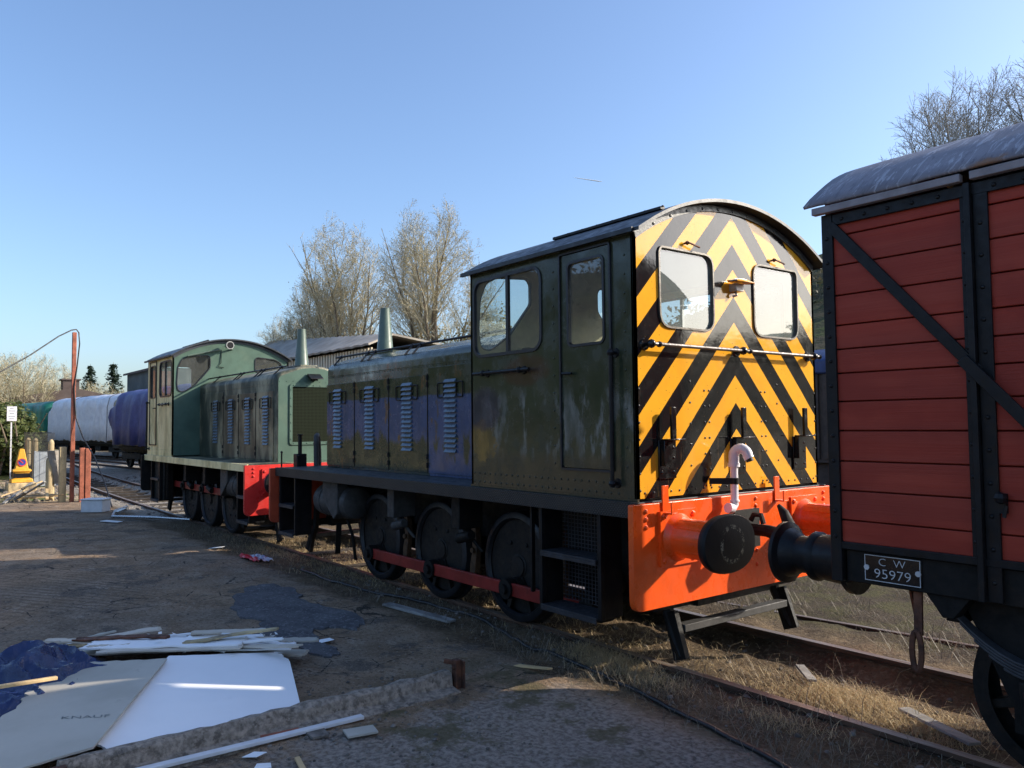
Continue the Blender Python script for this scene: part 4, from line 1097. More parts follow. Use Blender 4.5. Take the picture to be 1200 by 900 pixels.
sp = [(-.65,-.98,.45,.26,2300,.14,.0021),(-.15,-1.05,.45,.16,900,.13,.0021),(.85,.0,.55,.30,2800,.15,.0021),(1.45,-.12,.5,.30,2200,.15,.0021),(1.1,-1.05,.4,.15,260,.16,.0022),(1.95,-.6,.35,.15,700,.13,.0021),(0.5,-.1,.9,.5,500,.13,.0022)]
sp += [(-4.9+1.0*i,-.1,.8,.8,420,.13,.003) for i in range(5)]+[(-10.5+.9*i,-.2+rs.uniform(-.3,.3),.7,.9,420,.14,.003) for i in range(6)]
sp += [(-7.4,-.8,1.6,.35,900,.13,.0026),(-5.4,-.75,.9,.3,700,.12,.0026),(-8.6,-.9,.8,.3,500,.12,.0026)]
blades('dry_grass', M['straw'], sp, 11, label='pale dry grass matted round the rails', cat='grass')
sp = [(-9+.55*i,-1.15+rs.uniform(-.2,.2),.6,.4,190,.14,.0022) for i in range(21)]+[(-.4+.5*i,-1.35+rs.uniform(-.15,.15),.5,.35,110,.17,.0022) for i in range(6)]
sp += [(-12.5+.7*i,-1.0,.7,.4,260,.18,.003) for i in range(6)]+[(2+1.3*i,1.6+rs.uniform(-.3,.6),1.2,.8,110,.13,.002) for i in range(-4,3)]
blades('dead_weeds', M['deadweed'], sp, 12, label='grey dead weeds and stalks along the near rail', cat='weeds')
sp = []
for i in range(46):
    x_, y_ = rs.uniform(-3.5,4.5), rs.uniform(1.15,3.6); sp.append((x_,y_,.35,.3,int(rs.uniform(20,70)),rs.uniform(.15,.5),.0028))
for i in range(30): sp.append((rs.uniform(-1.5,2.2), rs.uniform(-1.65,.6), .3,.22, 26, .34, .002))
blades('bramble_stalks', M['deadweed'], sp, 15, lean=1.35, label='tangled dead bramble stalks beside the rails', cat='stalks')
sp = [(-.8+rs.uniform(-.6,1.4),-3.2+rs.uniform(-.9,.8),.25,.2,60,.03,.002) for i in range(12)]+[(1+1.2*i,2.8+rs.uniform(-.5,.7),1.2,.7,70,.04,.003) for i in range(-3,4)]
sp += [(-28+rs.uniform(-4,3),-3.4+rs.uniform(-1,.5),1.5,.6,220,.14,.008) for i in range(9)]
blades('green_weeds', M['greenweed'], sp, 13, label='low green weeds and moss on the yard edge', cat='weeds')

# ---- loose stones and scraps (uncountable)
rr = random.Random(21); b = MB()
def pebble(x, y, r):
    z = gz(x,y); vs = []
    for (h, k) in ((-.3,.8),(.25,1),(.75,.55)):
        n = 6; ph = rr.random()*6
        for j in range(n):
            a = 2*PI*j/n+ph*.1; q = k*rr.uniform(.75,1.15); vs.append((x+math.cos(a)*r*q, y+math.sin(a)*r*q, z+h*r))
    b.add(vs, [(i*6+j,i*6+(j+1)%6,(i+1)*6+(j+1)%6,(i+1)*6+j) for i in range(2) for j in range(6)]+[tuple(12+j for j in range(6))])
for _ in range(2200):
    x = rr.uniform(-7,2); y = rr.uniform(-5.1,-1.2); 
    if nz(x*1.2,y*1.2,3) < -.05 and rr.random() < .8: continue
    pebble(x, y, .003+.011*rr.random()**3)
for _ in range(700): pebble(rr.uniform(-1.4,.4), rr.uniform(-4.5,-2.6), .003+.016*rr.random()**3)
for _ in range(900): pebble(rr.uniform(-8,2.2), rr.uniform(-1.3,.6), .006+.022*rr.random()**2)
for _ in range(900): x = rr.uniform(-32,-14); pebble(x, rr.uniform(-1.2,3)+c1(x), rr.uniform(.02,.05))
for _ in range(260): pebble(rr.uniform(-28,-20.3), rr.uniform(-4,-1.3), rr.uniform(.02,.09))
M['stone'] = pbr('loose_stone', (.15,.13,.11), .9, var=.6, scale=9, bump=.2, col2=(.30,.27,.23), amt=.36)
o = b.build('loose_stones', M['stone'], smooth=0); tag(o, 'loose stones and grit scattered over the yard', 'stones', kind='stuff')
# ------------------------------------------------------------------ things lying about the yard
def obj1(name, mb, mat, label, cat, org, group=None, **kw):
    o = mb.build(name, mat, None, org=org, **kw); return tag(o, label, cat, group)
def slab(pts, t, zf, jag=0, seed=0, n=1):
    """a thin board: outline pts (x,y), thickness t, height fn zf(x,y); ragged where jag>0"""
    r_ = random.Random(seed); out = []
    k = len(pts)
    for i in range(k):
        a, b_ = pts[i], pts[(i+1)%k]; jj = jag[i] if isinstance(jag, (list,tuple)) else jag
        m_ = 14 if jj else 4
        for q in range(m_):
            u = q/m_; o = r_.uniform(-jj,jj) if (jj and q) else 0
            dx, dy = b_[0]-a[0], b_[1]-a[1]; l = math.hypot(dx,dy)
            out.append((a[0]+dx*u-dy/l*o, a[1]+dy*u+dx/l*o))
    bm = bmesh.new(); vs = [bm.verts.new((x,y,0)) for x, y in out]; bm.faces.new(vs)
    bmesh.ops.triangulate(bm, faces=bm.faces[:]); bmesh.ops.subdivide_edges(bm, edges=bm.edges[:], cuts=n, use_grid_fill=True)
    bm.verts.ensure_lookup_table()
    N = len(bm.verts); fl = [(v.co.x,v.co.y) for v in bm.verts]; tri = [tuple(v.index for v in f.verts) for f in bm.faces]
    bl = [tuple(v.index for v in e.verts) for e in bm.edges if len(e.link_faces) == 1]; bm.free()
    mb = MB(); mb.add([(x,y,zf(x,y)+t) for x,y in fl]+[(x,y,zf(x,y)) for x,y in fl], tri+[tuple(i+N for i in reversed(f)) for f in tri]+[(a,b_,b_+N,a+N) for a,b_ in bl])
    return mb
def plane(p0, p1, p2):
    a = Vector(p1)-Vector(p0); c = Vector(p2)-Vector(p0); n = a.cross(c)
    return lambda x, y: p0[2]-(n.x*(x-p0[0])+n.y*(y-p0[1]))/n.z
def mat_board(name, a, b_, stain):
    t = NT(name); c = t.mix(t.step(t.noise(2,6,.6),.3,.7), a, b_); c = t.mix(t.step(t.noise(5,7,.7),.64,.72,0,.6), c, stain)
    rg = t.vor(3.2, feat='DISTANCE_TO_EDGE'); 
    return t.bsdf(c, .75, 0, t.bump(t.noise(12,5,.6), .12, .006), .3)
M['pbgrey'] = mat_board('plasterboard_paper', (.40,.37,.31), (.48,.45,.385), (.28,.25,.21))
M['pbwhite'] = mat_board('plasterboard_white', (.86,.86,.86), (.90,.90,.90), (.80,.80,.81))
M['pbbroken'] = mat_board('torn_board', (.50,.43,.34), (.66,.60,.51), (.30,.24,.18))
M['stamp'] = pbr('faint_stamp_ink', (.24,.255,.245), .8, var=.2)
def mat_tarp(name, a, b_, rough=.3):
    t = NT(name); c = t.mix(t.step(t.noise(3,6,.6),.3,.7), a, b_)
    return t.bsdf(c, rough, 0, t.bump(t.noise(5,6,.65,dist=1.2), .5, .04), .5)
M['bluebag'] = mat_tarp('dark_blue_polythene', (.010,.018,.065), (.02,.036,.115), .2)
G = 'plasterboard sheets dumped on the yard'
wz = plane((-2.10,-3.25,.14),(-1.20,-3.42,.05),(-1.0,-4.65,.06))
obj1('plasterboard', slab([(-2.30,-4.0),(-2.02,-3.25),(-1.80,-3.24),(-1.02,-3.48),(-.93,-4.66),(-1.2,-4.76)], .0125, wz, [.008,.012,0,0,.004,.0], 4), M['pbwhite'],
     'large clean white plasterboard sheet sloping off the front of the heap', 'plasterboard', (-1.7,-3.9,0), G, smooth=30)
gzf = plane((-2.16,-4.05,.20),(-2.6,-4.7,.17),(-.85,-4.85,.10))
gb = obj1('plasterboard', slab([(-2.62,-4.66),(-2.16,-4.05),(-.93,-4.76),(-.93,-5.3),(-1.3,-5.5),(-1.75,-5.15),(-2.30,-4.86)], .0125, gzf, [.012,0,.004,0,0,.035,.03], 9), M['pbgrey'],
     'grey paper faced plasterboard sheet with faint stamped letters', 'plasterboard', (-2,-4.6,0), G, smooth=30)
b = MB(); v, f = text_mesh('KNAUF', .075, 'stamp'); ca, sa = math.cos(R(58)), math.sin(R(58)); cx, cy = -1.42,-4.72
vv = []
for p_ in v:
    u, w = p_[0]*1.25, p_[1]; x = cx+u*.62-w*.85; y = cy+u*.80+w*.22; vv.append((x,y,gzf(x,y)+.0136))
b.add(vv, f); b.build('stamp', M['stamp'], gb, smooth=0, org=(-2,-4.6,0))
rr = random.Random(8)
def strip_board(x0,y0,x1,y1,w,z,mat,label,seed,cat='board',t=.0125, tilt=.0):
    dx, dy = x1-x0, y1-y0; l = math.hypot(dx,dy); nx_, ny_ = -dy/l*w/2, dx/l*w/2
    zf = lambda x, y: z+tilt*((x-x0)*dx+(y-y0)*dy)/l+.012*nz(x*3,y*3,seed)
    return obj1('plasterboard' if cat == 'plasterboard' else 'board_strip', slab([(x0+nx_,y0+ny_),(x1+nx_,y1+ny_),(x1-nx_,y1-ny_),(x0-nx_,y0-ny_)], t, zf, [.012,.02,.012,.02], seed, 2), mat, label, cat, ((x0+x1)/2,(y0+y1)/2,0), G, smooth=30)
strip_board(-3.75,-4.9,-2.75,-3.25,.50,.07,M['pbbroken'],'widest torn board lying along the far edge of the heap',1,'plasterboard')
strip_board(-3.40,-4.75,-2.55,-3.2,.34,.115,M['pbwhite'],'narrow white torn board on top of the far edge boards',2,'plasterboard')
strip_board(-3.1,-4.6,-2.25,-3.2,.30,.16,M['pbbroken'],'buff torn board in the middle of the heap',3,'plasterboard')
strip_board(-2.95,-4.45,-2.25,-3.45,.26,.21,M['pbwhite'],'short white torn board behind the grey sheet',4,'plasterboard')
strip_board(-3.15,-4.5,-2.72,-3.9,.08,.225,M['rust'],'thin brown torn strip across the heap',5,'board')
strip_board(-2.75,-4.4,-2.15,-3.5,.14,.20,M['pbbroken'],'jagged splinter of board beside the grey sheet corner',6,'board')
strip_board(-2.65,-3.55,-2.12,-2.98,.16,.10,M['pbbroken'],'curled dark edged board end at the right tip of the heap',7,'board',tilt=-.06)
strip_board(-2.6,-3.9,-2.02,-3.12,.18,.165,M['pbwhite'],'pale broken board lying over the white sheet edge',15,'plasterboard')
strip_board(-2.75,-3.7,-2.45,-3.2,.10,.22,M['pbbroken'],'small crumpled board scrap on the heap top',16,'board')
for i in range(22):
    u = rr.random(); x0_ = -3.25+.95*u+rr.uniform(-.2,.2); y0_ = -4.6+1.3*u+rr.uniform(-.2,.15); a_ = R(rr.uniform(30,85)); l_ = rr.uniform(.25,.75)
    strip_board(x0_,y0_,x0_+math.cos(a_)*l_,y0_+math.sin(a_)*l_,rr.uniform(.03,.10),.15+rr.uniform(0,.07),M[('pbbroken','pbwhite','pbgrey','wood')[i%4]],'torn splinter of board among the broken layers of the heap',60+i,'board',tilt=rr.uniform(-.06,.10))
# torn crumbs of plaster along the heap
b = MB()
for i in range(90):
    u = rr.random(); x = -3.0+u*.9+rr.uniform(-.25,.25); y = -4.3+u*1.1+rr.uniform(-.2,.2); z = .19+rr.uniform(-.05,.05); r_ = rr.uniform(.008,.03)
    b.add([(x+rr.uniform(-1,1)*r_*1.8,y+rr.uniform(-1,1)*r_*1.8,z+rr.uniform(-.5,.8)*r_) for _ in range(4)],[(0,1,2),(0,2,3),(0,3,1),(1,3,2)])
o = b.build('plaster_crumbs', M['pbwhite'], smooth=0); tag(o,'white crumbs of broken plaster over the heap','crumbs',kind='stuff')
# blue polythene, crumpled
b = MB(); n = 60; vs = []
for i in range(n+1):
    for j in range(n+1):
        u, w = i/n, j/n; x = -3.15+u*1.25; y = -5.35+w*1.05
        h = .22*math.exp(-((u-.38)**2/.09+(w-.45)**2/.12))
        fold = .16*(.5-abs(nz(u*3.2,w*2.6,3)))+.13*(.4-abs(nz(u*6+2,w*5,5)))+.05*(.4-abs(nz(u*13,w*12,8)))
        edge = min(u,1-u,w,1-w); k = sstep(0,.12,edge)
        vs.append((x+.06*nz(u*3,w*3,9)*1, y+.09*nz(u*3+5,w*3,9)+.12*nz(u*2,7), .02+(h+fold)*k+.02*(1-k)+.14*sstep(.75,1,u)*0))
b.add(vs, [(i*(n+1)+j,(i+1)*(n+1)+j,(i+1)*(n+1)+j+1,i*(n+1)+j+1) for i in range(n) for j in range(n)])
obj1('plastic_sheet', b, M['bluebag'], 'crumpled shiny dark blue polythene at the left of the heap', 'plastic sheet', (-2.6,-4.9,0), smooth=25)
b = MB(); b.bar((-2.0,-5.35,.27),(-2.12,-4.78,.225),.035,.022)
obj1('timber_batten', b, M['woodpale'], 'fresh pale timber batten across the blue polythene', 'batten', (-2.06,-5.05,.25), bevel=.003)
# kerb
b = MB(); n = 40; sec = [(-.12,-.12),(-.11,.06),(-.06,.115),(.0,.125),(.03,.10),(.045,.035),(.10,.018),(.15,.01),(.17,-.12)]; vs = []
pa, pb = Vector((-.80,-4.95)), Vector((-.80,-2.42)); d = (pb-pa).normalized(); nn = Vector((d.y,-d.x))
for i in range(n+1):
    p = pa+(pb-pa)*i/n
    for k, (u, w) in enumerate(sec):
        q = p+nn*(u*1.05+.012*nz(i*.6,k*2.2)); vs.append((q.x,q.y,max(-.15,w+.022*nz(i*.45,k*1.3,4)+.014*nz(i*1.3,k*2,5))))
k = len(sec); b.add(vs, [(i*k+j,i*k+j+1,(i+1)*k+j+1,(i+1)*k+j) for i in range(n) for j in range(k-1)]+[tuple(n*k+j for j in range(k)), tuple(reversed(range(k)))])
obj1('concrete_kerb', b, M['concrete'], 'old crumbling concrete kerb edging the board heap', 'kerb', (-1.1,-3.8,0), smooth=40)
b = MB(); b.box(-.80,-.74,-2.40,-2.35,-.1,.205); b.box(-.80,-.715,-2.348,-2.335,-.1,.195); b.bar((-.84,-2.44,.19),(-.76,-2.36,.175),.03,.03); b.rivets([(-.77,-2.402,.15)],(0,-1,0),.02)
obj1('iron_stub', b, M['rust'], 'rusty angle iron stub standing at the end of the kerb', 'iron stub', (-.77,-2.37,0), bevel=.003)
b = MB(); b.box(-.66,-.61,-5.02,-4.94,-.05,.16); b.box(-.61,-.56,-5.02,-5.0,-.05,.13)
obj1('iron_stub', b, M['rust'], 'rusty iron stub beside the grey sheet at the picture edge', 'iron stub', (-.63,-4.98,0), bevel=.003)
b = MB(); b.bar((-.66,-4.80,.03),(-.62,-3.22,.025),.055,.022)
obj1('trim_strip', b, M['whitestrip'], 'long white plastic trim strip lying in front of the kerb', 'trim', (-.76,-4,.03), bevel=.003)
b = MB(); b.box(-.12,.12,-.015,.015,0,.03); o = obj1('brick_fragment', b, M['rustred'], 'red brick sliver under the white trim strip', 'brick', (0,0,0), bevel=.004); o.location = (-.70,-3.75,.0); o.rotation_euler = (0,0,R(84))
def flake(name, pts, t, z, mat, label, cat, tilt=(0,0)):
    cx = sum(p_[0] for p_ in pts)/len(pts); cy = sum(p_[1] for p_ in pts)/len(pts)
    zf = lambda x, y: z+gz(cx,cy)+tilt[0]*(x-cx)+tilt[1]*(y-cy)
    return obj1(name, slab(pts, t, zf, 0, 1), mat, label, cat, (cx,cy,0), smooth=30)
flake('tile_piece', [(-.50,-3.42),(-.34,-3.46),(-.29,-3.28),(-.44,-3.24)], .012, .012, M['pbgrey'], 'square buff tile piece on the ground before the kerb', 'tile', (.08,.0))
flake('paper_scrap', [(-2.64,-2.62),(-2.52,-2.68),(-2.46,-2.56),(-2.58,-2.55)], .003, .02, M['pbwhite'], 'white paper scrap beyond the right tip of the heap', 'paper', (.1,.15))
flake('paper_scrap', [(-.52,-4.05),(-.42,-4.0),(-.44,-3.93),(-.54,-3.97)], .003, .016, M['pbwhite'], 'small white scrap near the bottom of the white strip', 'paper', (.15,.1))
flake('paper_scrap', [(-.36,-4.02),(-.27,-4.07),(-.24,-3.98),(-.33,-3.95)], .004, .014, M['pbwhite'], 'whitest square scrap lowest in the foreground', 'paper', (.1,-.1))
flake('wood_splinter', [(-.30,-3.82),(-.10,-3.86),(-.10,-3.83),(-.30,-3.79)], .012, .012, M['woodpale'], 'pale wood splinter in the foreground grit', 'splinter')
flake('wood_splinter', [(-.93,-1.72),(-.62,-1.63),(-.60,-1.59),(-.93,-1.66)], .012, .02, M['woodpale'], 'bright wood splinter by the weeds beyond the iron stub', 'splinter', (.1,0))
flake('slate_flake', [(-.62,-3.62),(-.50,-3.62),(-.48,-3.52),(-.6,-3.5)], .014, .01, M['stone'], 'grey slate flake behind the white strip', 'slate')
b = MB(); b.bar((-3.55,-1.44,.0),(-2.48,-1.29,-.01),.11,.025)
obj1('plank', b, M['woodgrey'], 'grey weathered plank lying beside the wheels', 'plank', (-3,-1.37,0), bevel=.004)
b = MB(); pts = [(-6.3,-1.25),(-5.2,-1.3),(-4.2,-1.18),(-3.2,-.98),(-2.3,-.98),(-1.4,-1.22),(-.6,-1.24),(.1,-1.36),(.8,-1.52),(1.45,-1.70),(2.3,-1.95)]
cp = []
for i in range(len(pts)-1):
    for q in range(6):
        u = q/6; x = pts[i][0]+(pts[i+1][0]-pts[i][0])*u; y = pts[i][1]+(pts[i+1][1]-pts[i][1])*u+.02*nz(x*2,1); cp.append((x,y,gz(x,y)+.016))
b.tube(cp, .017, 7)
obj1('hose', b, M['hose'], 'black hose trailing along the ground beside the near rail', 'hose', (-1.5,-1.3,0), smooth=60)
b = MB(); b.bar((.30,.38,-.12),(.62,.05,-.10),.07,.02); obj1('wood_stick', b, M['woodgrey'], 'grey stick lying between the rails', 'stick', (.45,.2,-.1), bevel=.003)
b = MB(); b.bar((1.35,.02,-.11),(1.95,-.28,-.10),.09,.02); obj1('wood_stick', b, M['woodgrey'], 'grey lath lying between the rails beside the van wheel', 'stick', (1.6,-.1,-.1), bevel=.003)
# litter
b = MB(); n = 12; vs = []
for i in range(n+1):
    for j in range(n+1):
        u, w = i/n, j/n; x = -7.75+u*.62; y = -1.62+w*.30; vs.append((x,y,gz(x,y)+.02+.07*abs(nz(u*5,w*4,2))+.03*nz(u*9,w*9)))
b.add(vs, [(i*(n+1)+j,(i+1)*(n+1)+j,(i+1)*(n+1)+j+1,i*(n+1)+j+1) for i in range(n) for j in range(n)])
t = NT('printed_plastic_wrapper'); x, y, z = t.xyz(); w_ = t.m('ADD', y, t.m('MULTIPLY', t.noise(6,3), .12))
M['wrapper'] = t.bsdf(t.mix(t.step(w_,.02,.05), (.55,.02,.035), t.mix(t.step(t.noise(9,3),.4,.6), (.6,.62,.68), (.25,.28,.4))), .3)
obj1('wrapper', b, M['wrapper'], 'crumpled red and silver plastic wrapper on the ground', 'litter', (-7.45,-1.47,0), smooth=40)
flake('paper_scrap', [(-9.0,-1.62),(-8.75,-1.5),(-8.7,-1.58),(-8.95,-1.70)], .003, .03, M['pbwhite'], 'flat white scrap left of the red wrapper', 'paper', (.1,.1))
b = MB(); b.box(-.26,.26,-.17,.17,0,.27); b.box(-.28,.28,-.19,.19,.272,.31); o = obj1('storage_box', b, M['boxgrey'] if 'boxgrey' in M else M['whitestrip'], 'pale grey plastic box with lid standing by the track', 'box', (0,0,0), bevel=.015); o.location = (-16.4,-2.0,0); o.rotation_euler = (0,0,R(48))
# bent metal frame lying near the second engine
b = MB(); b.tube([(-14.6,-2.0,.05),(-13.6,-1.35,.06),(-12.6,-.95,.07)], .028, 8); b.tube([(-14.6,-2.0,.05),(-15.6,-1.75,.07),(-16.3,-1.35,.08)], .028, 8); b.bar((-15.9,-1.5,.06),(-15.3,-1.8,.05),.12,.05)
obj1('bent_metal_strip', b, M['galv'] if 'galv' in M else M['steel'], 'bent bright metal strip frame lying by the second engine', 'metal frame', (-14.6,-1.6,0), smooth=40)
flake('board_strip', [(-14.1,-2.2),(-13.6,-2.0),(-13.5,-2.12),(-14.0,-2.35)], .01, .02, M['whitestrip'], 'flat pale offcut on the ground in front of the metal strip', 'board')
# ---- posts, hose, cone, fence at the left
b = MB(); b.box(-19.69,-19.59,-2.05,-1.95,-.1,4.5)
po = obj1('steel_post', b, M['rustred'], 'tall rust red steel post with a hose over its top', 'post', (-19.64,-2.0,0), bevel=.01)
b = MB()
b.tube([(-17.5,-4.9,2.80),(-18.0,-4.4,2.98),(-18.5,-3.75,3.32),(-19.0,-3.1,3.78),(-19.4,-2.4,4.35),(-19.58,-2.08,4.55),(-19.62,-1.96,4.58),(-19.62,-1.90,4.50),(-19.6,-1.88,4.2),(-19.6,-1.93,3.6),(-19.58,-2.0,3.0),(-19.56,-1.94,2.2),(-19.4,-1.8,1.7),(-18.6,-1.66,1.2),(-17.6,-1.60,.6),(-16.7,-1.6,.06)], .017, 8)
obj1('hose', b, M['hosegrey'] if 'hosegrey' in M else M['hose'], 'grey hose hung over the tall red post and down to the ground', 'hose', (-19,-2,2), smooth=60)
b = MB(); b.box(-19.52,-19.40,-1.86,-1.74,-.1,1.42); b.box(-19.54,-19.38,-1.73,-1.60,-.1,1.40)
obj1('steel_post', b, M['rustred'], 'short rusty channel post beside the tall red one', 'post', (-19.46,-1.73,0), bevel=.01)
b = MB(); b.box(-19.92,-19.72,-2.28,-2.12,-.1,1.45); b.rivets([(-19.715,-2.2,.2+.16*i) for i in range(8)],(1,0,0),.016)
obj1('timber_post', b, M['wood'], 'square drilled timber post left of the tall red post', 'post', (-19.82,-2.2,0), bevel=.012)
for i, (x, y, h, r_, lb) in enumerate(((-20.6,-2.38,1.2,.11,'round timber post with rags hung on it'),(-25.2,-1.75,1.6,.09,'tall round topped timber post behind the rag hung post'),(-30.6,-1.55,1.6,.10,'round fence post nearest the yellow cone'),(-32.2,-1.6,1.6,.10,'round fence post beside the white sign'))):
    b = MB(); b.lathe((x,y,-.1),(0,0,1),[(0,r_),(h-.05,r_*.95),(h+.03,r_*.8),(h+.09,r_*.35)],12)
    obj1('fence_post', b, M['wood'], lb, 'fence post', (x,y,0), smooth=40)
b = MB(); n = 10; vs = []
for i in range(n+1):
    for j in range(9):
        a = 2*PI*j/8; w = i/n; q = .16*(1-.3*w)+.04*nz(i*.7,j*.9,2); vs.append((-20.55+math.cos(a)*q, -2.30+.12*w+math.sin(a)*q*1.1, 1.34-.9*w))
b.add(vs, [(i*9+j,i*9+j+1,(i+1)*9+j+1,(i+1)*9+j) for i in range(n) for j in range(8)]+[tuple(range(8))])
M['rag'] = mat_tarp('grimy_rag', (.20,.17,.13), (.34,.31,.27), .85)
obj1('rag', b, M['rag'], 'grimy rag draped over the round timber post', 'rag', (-20.55,-2.25,0), smooth=60)
M['galv'] = pbr('galvanised_sheet', (.36,.39,.41), .5, .3, var=.15, scale=4, col2=(.28,.29,.29), amt=.4)
b = MB(); b.box(-26.9,-26.86,-1.98,-1.42,0,1.15); fr = [(-26.88,-2.0,0),(-26.88,-2.0,1.17),(-26.88,-1.40,1.17),(-26.88,-1.40,0)]
b.tube(fr, .028, 6); obj1('metal_sheet', b, M['galv'], 'grey galvanised sheet panel standing on edge by the fence', 'metal panel', (-26.9,-1.7,0))
# no-waiting cone
Tc = thing('traffic_cone', 'yellow no waiting cone with blue roundel on a pale block', 'traffic cone', (-25.3,-2.55,.26))
M['coneyellow'] = pbr('cone_yellow', (.75,.36,.03), .45, var=.15)
M['coneblue'] = pbr('cone_blue', (.02,.04,.22), .4); M['conered'] = pbr('cone_red', (.5,.03,.03), .4)
oc = (-25.3,-2.55,.26)
b = MB(); 
vs = []
for (h, k, kk) in ((.0,.30,.30),(.10,.29,.29),(.12,.22,.2),(.30,.20,.17),(.34,.26,.22),(.40,.25,.2),(.42,.18,.15),(1.02,.07,.08),(1.05,.05,.05)):
    for u, w in ((-1,-1),(1,-1),(1,1),(-1,1)): vs.append((oc[0]+u*kk,oc[1]+w*k,oc[2]+h))
b.add(vs, [(i*4+j,i*4+(j+1)%4,(i+1)*4+(j+1)%4,(i+1)*4+j) for i in range(8) for j in range(4)]+[(32,33,34,35)])
b.build('body', M['coneyellow'], Tc, org=oc, bevel=.02)
b = MB(); b.box(oc[0]-.205,oc[0]+.21,oc[1]-.225,oc[1]+.225,oc[2]+.14,oc[2]+.28); b.build('band', M['black'], Tc, org=oc)
b = MB(); ax = Vector((1,0,.22)).normalized(); c0 = Vector((oc[0]+.135,oc[1],oc[2]+.62)); b.lathe(c0, ax, [(0,.125),(.012,.125)], 20)
rd = b.build('roundel', M['conered'], Tc, org=oc, smooth=30)
b = MB(); b.lathe(c0+ax*.013, ax, [(0,.098),(.004,.098)], 20); b.build('roundel_face', M['coneblue'], rd, org=oc, smooth=30)
b = MB(); c1_ = c0+ax*.02; b.bar(c1_+Vector((0,-.07,.07)),c1_+Vector((0,.07,-.07)),.03,.006,ax); b.build('slash', M['conered'], rd, org=oc)
b = MB(); b.box(-25.62,-24.98,-2.95,-2.15,-.05,.25); obj1('concrete_block', b, M['wood'], 'pale splintered block under the yellow cone', 'block', (-25.3,-2.55,0), bevel=.04)
# heap of sticks and laths by the timber post
rr = random.Random(31)
for i in range(9):
    x, y = -20.6+rr.uniform(-.5,.5), -2.75+rr.uniform(-.55,.45); a = rr.uniform(0,PI); l = rr.uniform(.35,.8)
    b = MB(); b.bar((x-math.cos(a)*l,y-math.sin(a)*l,.03+rr.uniform(0,.08)),(x+math.cos(a)*l,y+math.sin(a)*l,.12+rr.uniform(0,.45)),.07,.03)
    obj1('lath', b, M['woodgrey'] if i % 2 else M['woodpale'], 'broken lath in the loose heap before the rag hung post', 'lath', (x,y,.1), 'broken laths heaped by the timber posts')
# sign on a pole
Ts = thing('notice_sign', 'small white notice on a thin pole against the hedge', 'sign', (-33,-2.1,0))
b = MB(); b.box(-33.03,-32.98,-2.13,-2.08,-.1,2.2); b.build('pole', M['whitestrip'], Ts, org=(-33,-2.1,0))
b = MB(); b.box(-32.975,-32.95,-2.27,-1.93,2.25,2.83); pn = b.build('panel', M['pvc'], Ts, org=(-33,-2.1,0), bevel=.006)
b = MB(); 
for i, (u, w) in enumerate(((.06,2.74),(.10,2.64),(.07,2.54),(.11,2.42),(.08,2.33))): b.box(-32.949,-32.947,-2.10-u,-2.10+u,w,w+.03)
b.build('lettering', M['galv'], pn, org=(-33,-2.1,0), smooth=0)
# wire fence between the round posts
b = MB()
for z in (.5,1.0,1.5,1.8): b.tube([(-33.5,-1.62,z),(-31,-1.58,z-.03),(-28,-1.56,z),(-25.2,-1.75,z)],.012,4)
for i in range(40): x = -33.5+i*.2; b.tube([(x,-1.60,.05),(x,-1.60,1.8)],.007,4)
obj1('wire_fence', b, M['grey'], 'sagging wire mesh fence strung between the round posts', 'fence', (-30,-1.6,0), smooth=0)
